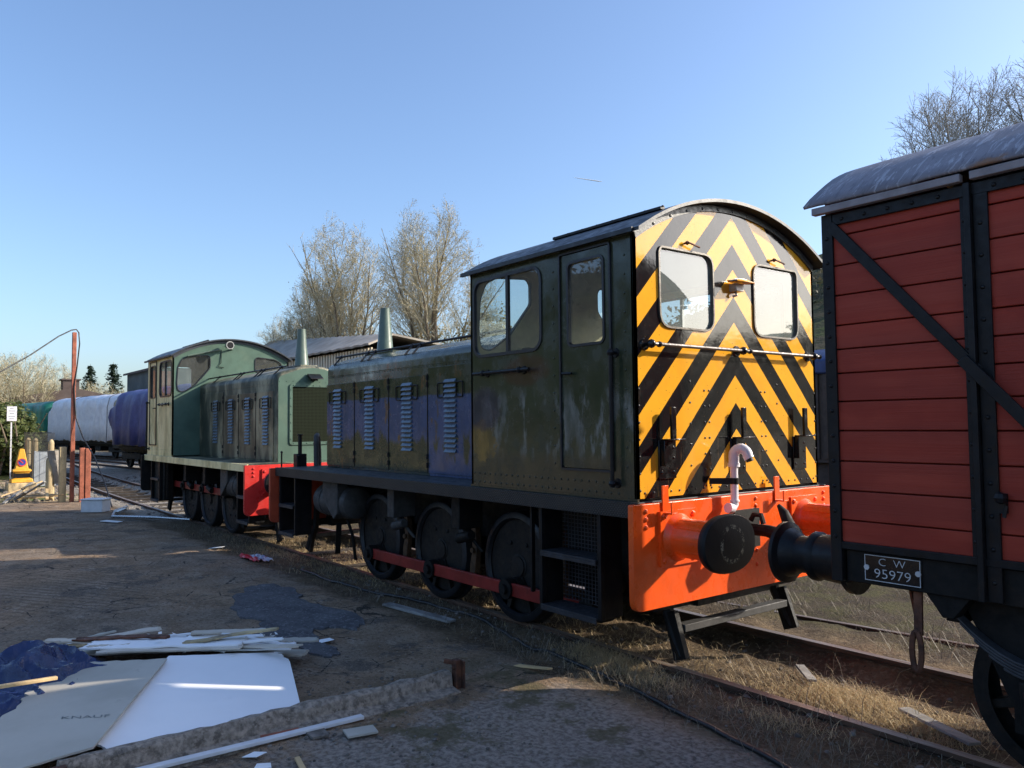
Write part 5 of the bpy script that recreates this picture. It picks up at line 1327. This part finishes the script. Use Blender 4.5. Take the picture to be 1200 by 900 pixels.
# ------------------------------------------------------------------ sheeted coaches on the back tracks
M['tarpwhite'] = mat_tarp('white_tarpaulin', (.66,.66,.70), (.82,.82,.85), .35)
M['tarpblue'] = mat_tarp('blue_tarpaulin', (.05,.058,.19), (.08,.09,.26), .5)
M['tarpgreen'] = mat_tarp('green_tarpaulin', (.01,.13,.085), (.02,.22,.14), .4)
M['coachcream'] = pbr('coach_cream_brown', (.30,.25,.16), .6, var=.3, scale=3, col2=(.12,.07,.05), amt=.4)
M['rope'] = pbr('tarpaulin_rope', (.10,.10,.11), .9)
def coach(label, pa, pb, tarp, top, zlow, org_rz, seed, endlow=1.9):
    """pa near end, pb far end: track centre points"""
    dx, dy = pb[0]-pa[0], pb[1]-pa[1]; L = math.hypot(dx,dy); rz = math.atan2(dy,dx)
    T = thing('sheeted_coach', label, 'railway coach', (pa[0],pa[1],0), rz, 'coaches wrapped in tarpaulins')
    b = MB(); b.box(.25,L-.25,-1.28,1.28,1.08,3.1); b.prism([(-1.28,3.1)]+[(-1.28*math.cos(R(a)),3.1+(top-3.22)*math.sin(R(a))) for a in range(10,180,10)]+[(1.28,3.1)],.25,L-.25,'x')
    b.build('body', M['coachcream'], T, bevel=.02)
    b = MB(); b.box(.1,L-.1,-1.25,1.25,.92,1.07); b.box(.2,L-.2,-.9,.9,.75,.92)
    for x in (L*.35,L*.5,L*.62): b.box(x-.5,x+.5,-1.1,1.1,.45,.75)
    for s in (-1,1):
        for x in (-.0,L): b.lathe((x,s*.86,1.0),(1 if x else -1,0,0),[(0,.12),(.3,.1),(.5,.1),(.51,.22),(.53,.22)],14)
    b.build('underframe', M['frame'], T, bevel=.01)
    for x in (1.3,3.1,L-3.1,L-1.3):
        for s in (-1,1):
            b = MB(); b.lathe((x,s*.70,.46),(0,s,0),[(0,.49),(.02,.46),(.13,.455),(.13,.36),(.06,.34),(.06,.1),(.16,.09)],28); b.build('wheel', M['tyre'], T, smooth=30)
    for x in (2.2,L-2.2):
        b = MB()
        for s in (-1,1): b.box(x-1.4,x+1.4,s*.9,s*1.02,.42,.72)
        b.box(x-.2,x+.2,-.9,.9,.45,.7); b.build('bogie', M['frame'], T, bevel=.02)
    b = MB(); n = 80; m_ = 26; vs = []
    for i in range(n+1):
        x = -.12+(L+.24)*i/n
        for j in range(m_+1):
            a = PI*j/m_; c, s_ = math.cos(a), math.sin(a)
            y = -1.42*(abs(c)**.75)*(1 if c > 0 else -1); arch = top-.55+.55*s_
            zl_ = zlow; lowz = (zlow+1.15*sstep(.9,.2,L-x)*(zlow < 1.125 and endlow > 2)+.13*nz(x*.9,seed+ (3 if c > 0 else 8))+.10*nz(x*2.4,seed)) if i not in (0,n) else endlow
            if j in (0,1,2) or j in (m_,m_-1,m_-2):
                q = {0:0,1:.45,2:.85,m_:0,m_-1:.45,m_-2:.85}[j]; z = lowz+(top-.55-lowz)*q
                y = -1.42 if c > 0 else 1.42; y *= 1+.05*(1-q)
            else: z = arch
            f = .09*nz(x*1.3,a*2,seed)+.06*nz(x*3.6+z*2.2,z*1.0,seed+4)+.16*abs(nz(x*.8+z*1.2,z*.5,seed+2))+.05*nz(x*7,z*2.5,seed+6)
            ed = min(i,n-i); pull = (.13 if ed == 0 else (.05 if ed == 1 else 0))
            far_ = sstep(1.7,0,L-x); pull += .55*far_*far_*(1 if abs(s_) > .3 else .35)*(zl_ < 1.2)
            vs.append((x, y*(1-min(pull,.2)*.6)+(-f if c > 0 else f)*(1-abs(s_)*.5), z-pull*.9+f*.35*s_))
    fs = [(i*(m_+1)+j,(i+1)*(m_+1)+j,(i+1)*(m_+1)+j+1,i*(m_+1)+j+1) for i in range(n) for j in range(m_)]
    # end drapes, hanging to a ragged hem
    for i, sx in ((0,-1),(n,1)):
        base = len(vs)
        for k in range(1,7):
            q = k/6
            for j in range(m_+1):
                x, y, z = vs[i*(m_+1)+j]; zc = endlow+.25*nz(j*.35,seed+1)+.12*nz(j*.9,seed)
                vs.append((x+sx*(.03+.06*nz(j*.6,k*.5,seed)), y*(1-.04*q), z+(min(z,zc)-z)*q))
        prev = i*(m_+1)
        for k in range(6):
            cur = base+k*(m_+1); fs += [(prev+j,prev+j+1,cur+j+1,cur+j) for j in range(m_)]; prev = cur
    b.add(vs, fs); o = b.build('tarpaulin', tarp, T, smooth=70)
    sd = o.modifiers.new('thick','SOLIDIFY'); sd.thickness = .012
    for i in range(14,n-4,34):
        b = MB(); k_ = i*(m_+1); pts = [Vector(vs[k_+j]) for j in range(m_+1)]; pts = [p_+Vector((0,-.03 if j < m_/2 else .03,.025)) for j, p_ in enumerate(pts)]
        b.tube(pts, .018, 5); b.build('rope', M['rope'], o, smooth=60)
    return T
c2 = lambda x: 4.7+.085*(x+33)
c3 = lambda x: 6.45+.139*(x+48.4)
coach('railway coach under a faded blue tarpaulin behind the pale green engine', (-25.0,c2(-25)), (-39.9,c2(-39.9)), M['tarpblue'], 3.80, 1.12, 0, 3, 2.35)
coach('railway coach wrapped in a white tarpaulin', (-48.2,c3(-48.2)), (-63.2,c3(-63.2)), M['tarpwhite'], 4.12, 1.12, 0, 9, 1.3)
coach('railway coach under a dark green tarpaulin, farthest left of the sheeted coaches', (-64.2,c3(-64.2)), (-78,c3(-78)), M['tarpgreen'], 4.0, 1.3, 0, 14, 1.5)
track('far track carrying the white and green sheeted coaches', c3, axis([(-82,-44,16)]), .7525, [-78+1.4*i for i in range(20)])

# ------------------------------------------------------------------ buildings
M['asbestos'] = pbr('weathered_sheet_roof', (.36,.32,.27), .9, var=.2, scale=.8, bump=.2, col2=(.42,.37,.30), amt=.4)
M['cladding'] = pbr('vertical_cladding', (.80,.70,.52), .8, var=.12, scale=.6)
M['claddark'] = pbr('cladding_gap', (.12,.10,.085), .9, var=.2)
M['greytin'] = pbr('grey_tin_sheet', (.12,.145,.15), .6, var=.2, scale=.7, col2=(.16,.18,.18), amt=.4)
M['darkroof'] = pbr('brown_slate_roof', (.085,.062,.055), .8, var=.25, scale=.6)
M['terracotta'] = pbr('terracotta_tiles', (.42,.14,.06), .8, var=.25, scale=3)
M['brickwall'] = pbr('brick_wall', (.26,.13,.08), .9, var=.25, scale=4)
def corr(mb, p0, p1, z0f, z1f, step, amp):
    pass
T = thing('long_shed', 'long low shed with grey sheet roof and striped vertical cladding', 'shed', (-48,16,0))
og = (-48,16,0)
b = MB(); b.box(-62,-36.9,16,22,0,6.35); W = b.build('wall', M['claddark'], T, org=og)
b = MB(); x = -62
while x < -36.95: b.box(x,x+.20,15.93,15.998,3.0,6.45); x += .40
b.build('cladding', M['cladding'], W, org=og, smooth=0)
b = MB(); vs = []; n = 60
for i in range(n+1):
    u = i/n; x = -36.6-25.6*u
    e = (x,15.55,6.52+.03*math.sin(i*2.2)); r_ = (x-.3*(1-u),17.3+2.2*u,7.22+1.9*u+.03*math.sin(i*2.2)); k = (x,24,6.3)
    vs += [e,r_,k]
b.add(vs,[(i*3+j,i*3+j+1,i*3+j+4,i*3+j+3) for i in range(n) for j in range(2)]); o = b.build('roof', M['asbestos'], T, org=og, smooth=0)
sd = o.modifiers.new('thick','SOLIDIFY'); sd.thickness = .12; sd.offset = 1
T = thing('tin_building', 'tall grey tin clad building behind the pale green engine cab', 'building', (-58,12,0)); og = (-58,12,0)
b = MB(); b.box(-61,-52,8.0,20,0,5.95)
for i in range(36): b.box(-60.9+i*.25,-60.8+i*.25,7.96,7.998,0,5.9)
b.build('wall', M['greytin'], T, org=og, smooth=0)
b = MB(); b.prism([(7.75,6.0),(14,7.6),(20.2,6.0),(20.2,5.85),(14,7.4),(7.75,5.85)],-61.3,-51.7,'x'); b.build('roof', M['darkroof'], T, org=og)
T = thing('station_building', 'low dark roofed building with a square ridge vent beyond the sheeted coaches', 'building', (-90,8,0)); og = (-90,8,0)
b = MB(); b.box(-93,-87,2,14,0,4.7); b.build('wall', M['brickwall'], T, org=og)
b = MB(); b.prism([(1.2,4.6),(8.4,6.0),(15,4.6),(15,4.4),(1.2,4.4)],-93.6,-86.2,'x'); rf = b.build('roof', M['darkroof'], T, org=og)
b = MB(); b.box(-90,-88.6,7.7,9.2,5.7,6.9); b.box(-90.15,-88.45,7.55,9.35,6.9,7.05); b.build('vent', M['darkroof'], rf, org=og)
T = thing('brick_house', 'brick house with red tiled roof cut off by the left edge', 'house', (-34,-5,0)); og = (-34,-5,0)
b = MB(); b.box(-37,-31,-9,-4.4,0,4.3); b.build('wall', M['brickwall'], T, org=og)
b = MB(); b.prism([(-9.3,4.3),(-6.6,6.4),(-3.72,4.32),(-3.72,4.17),(-6.6,6.2),(-9.3,4.15)],-37.3,-30.7,'x'); b.build('roof', M['terracotta'], T, org=og)
T = thing('sheeted_wagon', 'brown wagon with a dark blue cover glimpsed between the striped engine and the red van', 'railway wagon', (-6,13,0)); og = (-6,13,0)
M['bluesteel'] = pbr('dark_blue_cover', (.03,.05,.14), .5, var=.2); M['wagonbrown'] = pbr('brown_wagon_side', (.06,.038,.028), .6, var=.25)
b = MB(); b.box(-8.5,-2.5,12.5,15,.9,3.15)
for i in range(24): b.box(-8.4+i*.25,-8.28+i*.25,12.45,12.499,1.0,3.1)
b.box(-8.4,-2.6,12.7,14.8,.3,.9); b.build('body', M['wagonbrown'], T, org=og, smooth=0)
b = MB(); b.prism([(12.4,3.1),(12.42,3.45),(12.9,3.75),(14.6,3.75),(15.1,3.45),(15.1,3.1)],-8.6,-2.4,'x'); b.build('cover', M['bluesteel'], T, org=og, bevel=.05)

# ------------------------------------------------------------------ trees
def mat_bark(name, a, b_):
    t = NT(name); return t.bsdf(t.mix(t.step(t.noise(1.5,5,.6),.3,.7), a, b_), .85, 0, None, .2)
M['bark'] = mat_bark('grey_brown_bark', (.12,.095,.07), (.23,.185,.13))
M['twig'] = mat_bark('yellowish_twigs', (.40,.355,.24), (.56,.50,.35))
M['twiggrey'] = mat_bark('grey_twigs', (.33,.30,.25), (.48,.44,.37))
M['bud'] = mat_straw('spring_buds', (.30,.26,.10), (.24,.20,.09))
M['ivy'] = mat_straw('ivy_leaves', (.055,.085,.022), (.15,.17,.05))
M['needle'] = mat_straw('conifer_needles', (.012,.03,.018), (.03,.055,.03))
def bare_tree(name, seed, H, spread, limbs, bud, twigmat, twr=.012, base=.14, dense=1.0, cw=.36):
    """returns an unplaced tree thing: trunk with limbs, crown of twigs"""
    r_ = random.Random(seed); T = thing(name, None, None)
    tk, cr, bd = MB(), MB(), []
    CW, CH, CZ = H*cw, H*.47, H*.53
    def inside(q): return (q.x/CW)**2+(q.y/CW)**2+((q.z-CZ)/CH)**2 if q.z > CZ else (q.x/CW)**2+(q.y/CW)**2
    def grow(p, d, L, r0, lev):
        if lev:
            k_ = 0
            while inside(p+d*L) > (1.0+r_.uniform(-.12,.14)) and k_ < 12: L *= .86; k_ += 1
            if L < .25: return
        n = (6,6,5,4,2)[lev]; pts = [p]; q = p; dd = d.copy()
        for i in range(n):
            dd = (dd+Vector((r_.gauss(0,.10),r_.gauss(0,.10),(0,.07,.06,.05,.03)[lev]))).normalized()
            q = q+dd*L/n; pts.append(q)
        rad = [max(r0*(1-(.80 if lev == 0 else .93)*i/n), twr*.7) for i in range(n+1)]
        (tk if lev <= 1 else cr).tube(pts, rad, 6 if lev == 0 else (5 if lev == 1 else 4 if lev == 2 else 3), caps=False)
        if lev == 4:
            if bud: bd.append(pts[-1]); bd.append(pts[-2])
            return
        cnt = int((0,14,9,4)[lev]*dense+.5) if lev else 0
        for k in range(cnt):
            u = (.30+.70*(k+r_.random())/cnt); i = min(n-1,int(u*n)); f = u*n-i
            pp = pts[i]*(1-f)+pts[i+1]*f; dv = (pts[i+1]-pts[i]).normalized()
            a = r_.uniform(0,2*PI); e1 = dv.cross(Vector((.3,.2,1))).normalized(); e2 = dv.cross(e1)
            ang = R(r_.uniform(24,50)); nd = (dv*math.cos(ang)+(e1*math.cos(a)+e2*math.sin(a))*math.sin(ang)).normalized()
            l2 = L*(r_.uniform(.24,.42) if lev < 3 else r_.uniform(.35,.6))*(1.25-.55*u)
            grow(pp, nd, l2, max(twr*(.8 if lev == 3 else 1.0 if lev == 2 else 1.6), r0*(1-.75*u)*.5), lev+1)
    h0 = H*base; tr = H*.018
    grow(Vector((0,0,-.3)), Vector((0,0,1)), h0+.3+H*.12, tr*1.5, 0)
    for k in range(limbs):
        a = 2*PI*k/limbs+r_.uniform(-.35,.35); s_ = R(r_.uniform(5,16) if k % 3 == 0 else r_.uniform(18,40)*spread)
        d = Vector((math.cos(a)*math.sin(s_),math.sin(a)*math.sin(s_),math.cos(s_)))
        z0 = h0*r_.uniform(.7,1.4); grow(Vector((0,0,z0)), d, (H-z0)*(1.03 if s_ < R(18) else r_.uniform(.72,.92)), tr*r_.uniform(.40,.60), 1)
    tk.build('trunk', M['bark'], T, smooth=60)
    # buds: small specks at the tips
    cr.mi = 1
    for p in bd:
        for _ in range(bud):
            c = p+Vector((r_.gauss(0,.12),r_.gauss(0,.12),r_.gauss(0,.12))); s_ = r_.uniform(.025,.06)
            cr.add([c+Vector((r_.uniform(-1,1),r_.uniform(-1,1),r_.uniform(-1,1)))*s_ for _ in range(3)],[(0,1,2)])
    me = bpy.data.meshes.new('crown'); me.from_pydata([tuple(v) for v in cr.v],[],cr.f); me.materials.append(twigmat); me.materials.append(M['bud']); me.polygons.foreach_set('material_index',cr.m)
    o = bpy.data.objects.new('crown',me); COL.objects.link(o); o.parent = T
    return T
def place(T, x, y, s, rz, label, group, z=0, first=False, sz=None):
    o = T if first else copy_tree(T)
    o.location = (x,y,z); o.rotation_euler = (0,0,rz); o.scale = (s,s,sz or s)
    return tag(o, label, 'tree', group)
GB = 'bare trees behind the long shed'
tA = bare_tree('bare_tree', 9, 17.5, .78, 12, 2, M['twig'], twr=.0095, dense=1.25, cw=.26)
tB = bare_tree('bare_tree', 5, 17.5, .78, 12, 2, M['twig'], twr=.0095, dense=1.25, cw=.215)
place(tA, -46.4, 26.2, 1.10, .4, 'tallest bare tree, with wide fan of limbs, nearest the striped engine cab', GB, first=True)
place(tB, -53.6, 22.2, 1.08, 1.2, 'tall narrow bare tree left of the tallest fan shaped one', GB, first=True)
place(tB, -57.5, 21.6, .86, 3.3, 'middling bare tree left of the two tall ones', GB)
place(tA, -61.5, 20.6, .68, 2.0, 'short bare tree at the left end of the group behind the long shed', GB)
place(tB, -42.5, 28.5, .60, 4.2, 'low bare tree beside the striped engine cab roof', GB)
GR = 'bare trees behind the red van'
tC = bare_tree('bare_tree', 9, 15.2, .72, 11, 0, M['twiggrey'], twr=.008, dense=1.45, cw=.28)
place(tC, -8.9, 27.6, 1.03, .3, 'fan shaped grey bare tree over the middle of the van roof', GR, first=True)
place(tC, -5.4, 29.0, 1.10, 2.4, 'tallest grey bare tree at the right edge above the van roof', GR)
place(tC, -6.9, 32.0, 1.12, 4.0, 'grey bare tree filling the gap between the two over the van roof', GR)
place(tC, -10.3, 29.5, .90, 5.2, 'lowest grey bare tree, leftmost over the van roof', GR)
GL = 'bushy bare trees along the left skyline'
tD = bare_tree('bare_tree', 13, 9.5, 1.25, 10, 3, M['twig'], twr=.011, base=.05, dense=.9, cw=.45)
spots = [(-88,-4.2,1.10),(-84,-1.0,1.02),(-90,1.2,1.06),(-86,3.6,1.0),(-92,5.2,1.08),(-97,7.5,.98),(-104,11.5,.86),(-108,15,.84),(-112,19,.80),(-116,23,.78),(-100,9,.8),(-118,27,.8)]
names = ['bushy bare tree at the left edge beyond the hedge','bushy bare tree just right of the hedge top','bushy bare tree third from the left edge on the skyline','bushy bare tree left of the tall red post','bushy bare tree directly behind the tall red post','bushy bare tree just right of the tall red post','bushy bare tree left of the two conifers','bushy bare tree under the left conifer','bushy bare tree under the right conifer','bushy bare tree right of the two conifers','low bushy bare tree behind the ridge vent','bushy bare tree nearest the tin clad building']
for i, (x, y, s) in enumerate(spots): place(tD, x, y, s, i*1.7, names[i], GL, first=(i == 0))
def leafmass(name, lobes, count, size, mat, org, seed, parent=None, flat=.5):
    r_ = random.Random(seed); b = MB()
    tot = sum(l[3]*l[4]*l[5] for l in lobes)
    for (x,y,z,rx,ry,rz_) in lobes:
        for _ in range(int(count*rx*ry*rz_/tot)):
            d = Vector((r_.gauss(0,1),r_.gauss(0,1),r_.gauss(0,1))).normalized(); k = r_.uniform(.55,1.08)
            k *= 1+.22*nz(d.x*2.2+x,d.y*2.2+y,d.z*2.2+z)
            c = Vector((x+d.x*rx*k,y+d.y*ry*k,max(.03,z+d.z*rz_*k))); s_ = size*r_.uniform(.5,1.3)
            u = Vector((r_.gauss(0,1),r_.gauss(0,1),r_.gauss(0,flat))).normalized(); w = u.cross(d+Vector((r_.gauss(0,.5),r_.gauss(0,.5),r_.gauss(0,.5))))
            if w.length < 1e-3: continue
            w = w.normalized()*s_*.45
            b.add([c-u*s_*.6,c+w,c+u*s_*.6,c-w],[(0,1,2,3)])
    me = bpy.data.meshes.new(name); me.from_pydata([(p[0]-org[0],p[1]-org[1],p[2]-org[2]) for p in b.v],[],b.f); me.materials.append(mat)
    o = bpy.data.objects.new(name,me); COL.objects.link(o); o.parent = parent
    if not parent: o.location = org
    return o
T = thing('ivy_hedge', 'leafy green ivy hedge growing along the fence at the left edge', 'hedge', (-37,-2,0)); og = (-37,-2,0)
lob = [(-36.5,-3.4,1.2,1.6,1.0,1.5),(-37,-2.2,1.3,1.7,1.0,1.75),(-38,-1.2,1.2,1.6,.9,1.5),(-37,-3.0,2.6,1.2,.9,1.2),(-38.5,-1.5,2.3,1.0,.7,.9),(-35,-1.3,.9,1.0,.6,.9),(-36,-4.4,1.6,1.4,1.0,1.6),(-39,-.7,1.1,.9,.6,.8)]
leafmass('foliage', lob, 15000, .17, M['ivy'], og, 41, T)
b = MB(); r_ = random.Random(4)
for i in range(26): x, y = -37+r_.uniform(-1.8,1.8), -2.4+r_.uniform(-1.8,1.6); b.tube([(x,y,0),(x+r_.uniform(-.3,.3),y+r_.uniform(-.3,.3),1.4),(x+r_.uniform(-.7,.7),y+r_.uniform(-.7,.7),2.6)],[.06,.04,.015],5)
b.build('stems', M['bark'], T, org=og)
def conifer(seed, H, W):
    r_ = random.Random(seed); T = thing('conifer_tree', None, None)
    b = MB(); b.tube([(0,0,-.2),(0,0,H)],[H*.02,.02],6); b.build('trunk', M['bark'], T)
    b = MB(); lv = 26
    for i in range(lv):
        z = H*(.12+.86*i/lv); rad = W*(1-i/lv)**.8*r_.uniform(.75,1.1)+.15
        for k in range(9):
            a = r_.uniform(0,2*PI); 
            for q in range(12):
                u = (q+r_.random())/12; c = Vector((math.cos(a)*rad*u,math.sin(a)*rad*u,z-.25*rad*u*u+r_.uniform(-.15,.2))); s_ = r_.uniform(.2,.42)
                b.add([c+Vector((r_.uniform(-1,1),r_.uniform(-1,1),r_.uniform(-.5,.7)))*s_ for _ in range(3)],[(0,1,2)])
    me = bpy.data.meshes.new('crown'); me.from_pydata([tuple(v) for v in b.v],[],b.f); me.materials.append(M['needle']); o = bpy.data.objects.new('crown',me); COL.objects.link(o); o.parent = T
    return T
tE = conifer(3, 12.4, 3.7)
place(tE, -140, 19.0, 1.0, 0, 'left one of two dark conifers on the skyline', 'dark conifers on the skyline', first=True)
place(tE, -139, 22.2, 1.03, 2, 'right one of two dark conifers on the skyline', 'dark conifers on the skyline')
# scrub under the bare trees behind the shed
og = (-52,25,0)
T = thing('scrub_bush', 'olive scrub filling in below the bare trees behind the long shed', 'bush', og)
leafmass('foliage', [(-58,25,5,5,2,4),(-50,27,6,5,2,3.6),(-44,29,6,4,2,4.5),(-66,24,4.5,4,2,3.5)], 22000, .2, M['bud'], og, 51, T)
b = MB(); b.tube([(-52,25,0),(-52,25,5)],[.2,.08],5); b.build('stems', M['bark'], T, org=og)

# ------------------------------------------------------------------ hills
def mat_hill():
    t = NT('wooded_hillside'); a = t.noise(.03,6,.65); f = t.noise(.25,6,.7)
    c = t.mix(t.step(a,.42,.55), (.075,.095,.035), (.085,.075,.05)); c = t.mix(t.step(f,.4,.6), sc((.05,.055,.035),1), c)
    return t.bsdf(c, .95, 0, t.bump(f,1,2.0), .1)
M['hill'] = mat_hill()
b = MB(); na = 288; nr = 14; vs = []
for i in range(na+1):
    az = R(-180+360*i/na)    # from the view axis, positive to the right
    # direction: view axis is (-cos a, sin a) with a = 37.7 deg
    th = R(37.7)+az; dx, dy = -math.cos(th), math.sin(th)
    deg = math.degrees(az)
    el = 1.3+5.5*sstep(-12,3,deg)+5.2*sstep(8,24,deg)*(1-sstep(40,70,deg))+10*sstep(-36,-60,deg)*sstep(-150,-120,deg)-.6*sstep(60,100,deg)-1.0*sstep(160,180,deg)+.5*nz(deg*.13,3)+.22*nz(deg*.6,5)+.10*nz(deg*2.2,9)  # unseen part of the ring added and raised to darken reflections in the paint
    for j in range(nr+1):
        u = j/nr; rr_ = 130+190*u; h = math.tan(R(el))*320*(u**1.15)+1.2*nz(dx*rr_*.06,dy*rr_*.06)*u
        vs.append((4.2+dx*rr_,-5.7+dy*rr_,h-.6*(1-u)))
    
k = nr+1
b.add(vs,[(i*k+j,(i+1)*k+j,(i+1)*k+j+1,i*k+j+1) for i in range(na) for j in range(nr)])
o = b.build('hills', M['hill'], smooth=80); tag(o, kind='structure')
r_ = random.Random(77); b = MB()
for _ in range(5200):
    i = r_.randrange(0,na); j = r_.randrange(7,nr+1); p = Vector(vs[i*k+j])+Vector((r_.uniform(-6,6),r_.uniform(-6,6),0)); s_ = r_.uniform(1.5,3.6)
    if nz(p.x*.02,p.y*.02,4) < -.02: continue
    for _q in range(9): 
        c = p+Vector((r_.gauss(0,.6)*s_,r_.gauss(0,.6)*s_,s_*r_.uniform(.2,1.9))); b.add([c+Vector((r_.uniform(-1,1),r_.uniform(-1,1),r_.uniform(-1,1)))*s_*.5 for _ in range(3)],[(0,1,2)])
M['woods'] = mat_straw('distant_woods', (.06,.065,.035), (.11,.095,.06))
me = bpy.data.meshes.new('woodland'); me.from_pydata([tuple(v) for v in b.v],[],b.f); me.materials.append(M['woods']); o = bpy.data.objects.new('woodland',me); COL.objects.link(o)
tag(o,'far woodland covering the hillside','woodland',kind='stuff')

# thin vapour trail high up
b = MB(); p0, p1 = Vector((-2188.4,1993.4,928.4)), Vector((-2122.1,2080.5,911.2))
b.tube([p0+(p1-p0)*i/8 for i in range(9)],[.3,.9,1.3,1.5,1.7,1.9,2.1,1.9,.4],8)
obj1('vapour_trail', b, M['contrail'], 'short thin white vapour trail high in the blue sky', 'vapour trail', tuple((p0+p1)/2), smooth=60)

# ------------------------------------------------------------------ light, sky, camera
PHI, EL = R(58.5), R(26)
sd = Vector((math.cos(EL)*math.cos(PHI), math.cos(EL)*math.sin(PHI), math.sin(EL)))
su = bpy.data.lights.new('sun','SUN'); su.energy = 3.3; su.angle = R(.53); su.color = (1,.90,.76)
so = bpy.data.objects.new('sun', su); COL.objects.link(so); so.rotation_euler = sd.to_track_quat('Z','Y').to_euler()
so.location = (0,0,30)
w = bpy.data.worlds.new('World'); SC.world = w; w.use_nodes = True
nt = w.node_tree; nt.nodes.clear()
sk = nt.nodes.new('ShaderNodeTexSky'); sk.sky_type = 'NISHITA'; sk.sun_disc = False
sk.sun_elevation = EL; sk.sun_rotation = PI/2-PHI; sk.altitude = 50; sk.air_density = 1.0; sk.dust_density = 2.0; sk.ozone_density = 3.0
bg = nt.nodes.new('ShaderNodeBackground'); bg.inputs[1].default_value = .124
wo = nt.nodes.new('ShaderNodeOutputWorld'); tn = nt.nodes.new('ShaderNodeMix'); tn.data_type = 'RGBA'; tn.blend_type = 'MULTIPLY'; tn.inputs[0].default_value = 1; tn.inputs[7].default_value = (.93,.965,1.03,1)
nt.links.new(sk.outputs[0], tn.inputs[6]); nt.links.new(tn.outputs[2], bg.inputs[0]); nt.links.new(bg.outputs[0], wo.inputs[0])
cam = bpy.data.cameras.new('camera'); cam.sensor_width = 36; cam.lens = 930.9/1200*36; cam.clip_end = 20000; cam.clip_start = .05
co = bpy.data.objects.new('camera', cam); COL.objects.link(co)
yaw, pit, rol = .6583, .05, -.0102
fw = Vector((-math.cos(yaw)*math.cos(pit), math.sin(yaw)*math.cos(pit), math.sin(pit)))
rt_ = fw.cross(Vector((0,0,1))).normalized(); up = rt_.cross(fw)
rx = rt_*math.cos(rol)+up*math.sin(rol); uy = -rt_*math.sin(rol)+up*math.cos(rol)
mt = Matrix((rx,uy,-fw)).transposed().to_4x4(); mt.translation = (4.219,-5.689,1.942)
co.matrix_world = mt; SC.camera = co
vs_ = SC.view_settings; vs_.view_transform = 'Standard'; vs_.look = 'None'; vs_.gamma = 1; vs_.exposure = 1.07; vs_.use_curve_mapping = False
SC.render.engine = 'CYCLES'
cy_ = SC.cycles
cy_.use_denoising = True
try: cy_.denoiser = 'OPENIMAGEDENOISE'
except Exception: pass
cy_.max_bounces = 8; cy_.transparent_max_bounces = 16; cy_.caustics_reflective = False; cy_.caustics_refractive = False; cy_.sample_clamp_indirect = 6
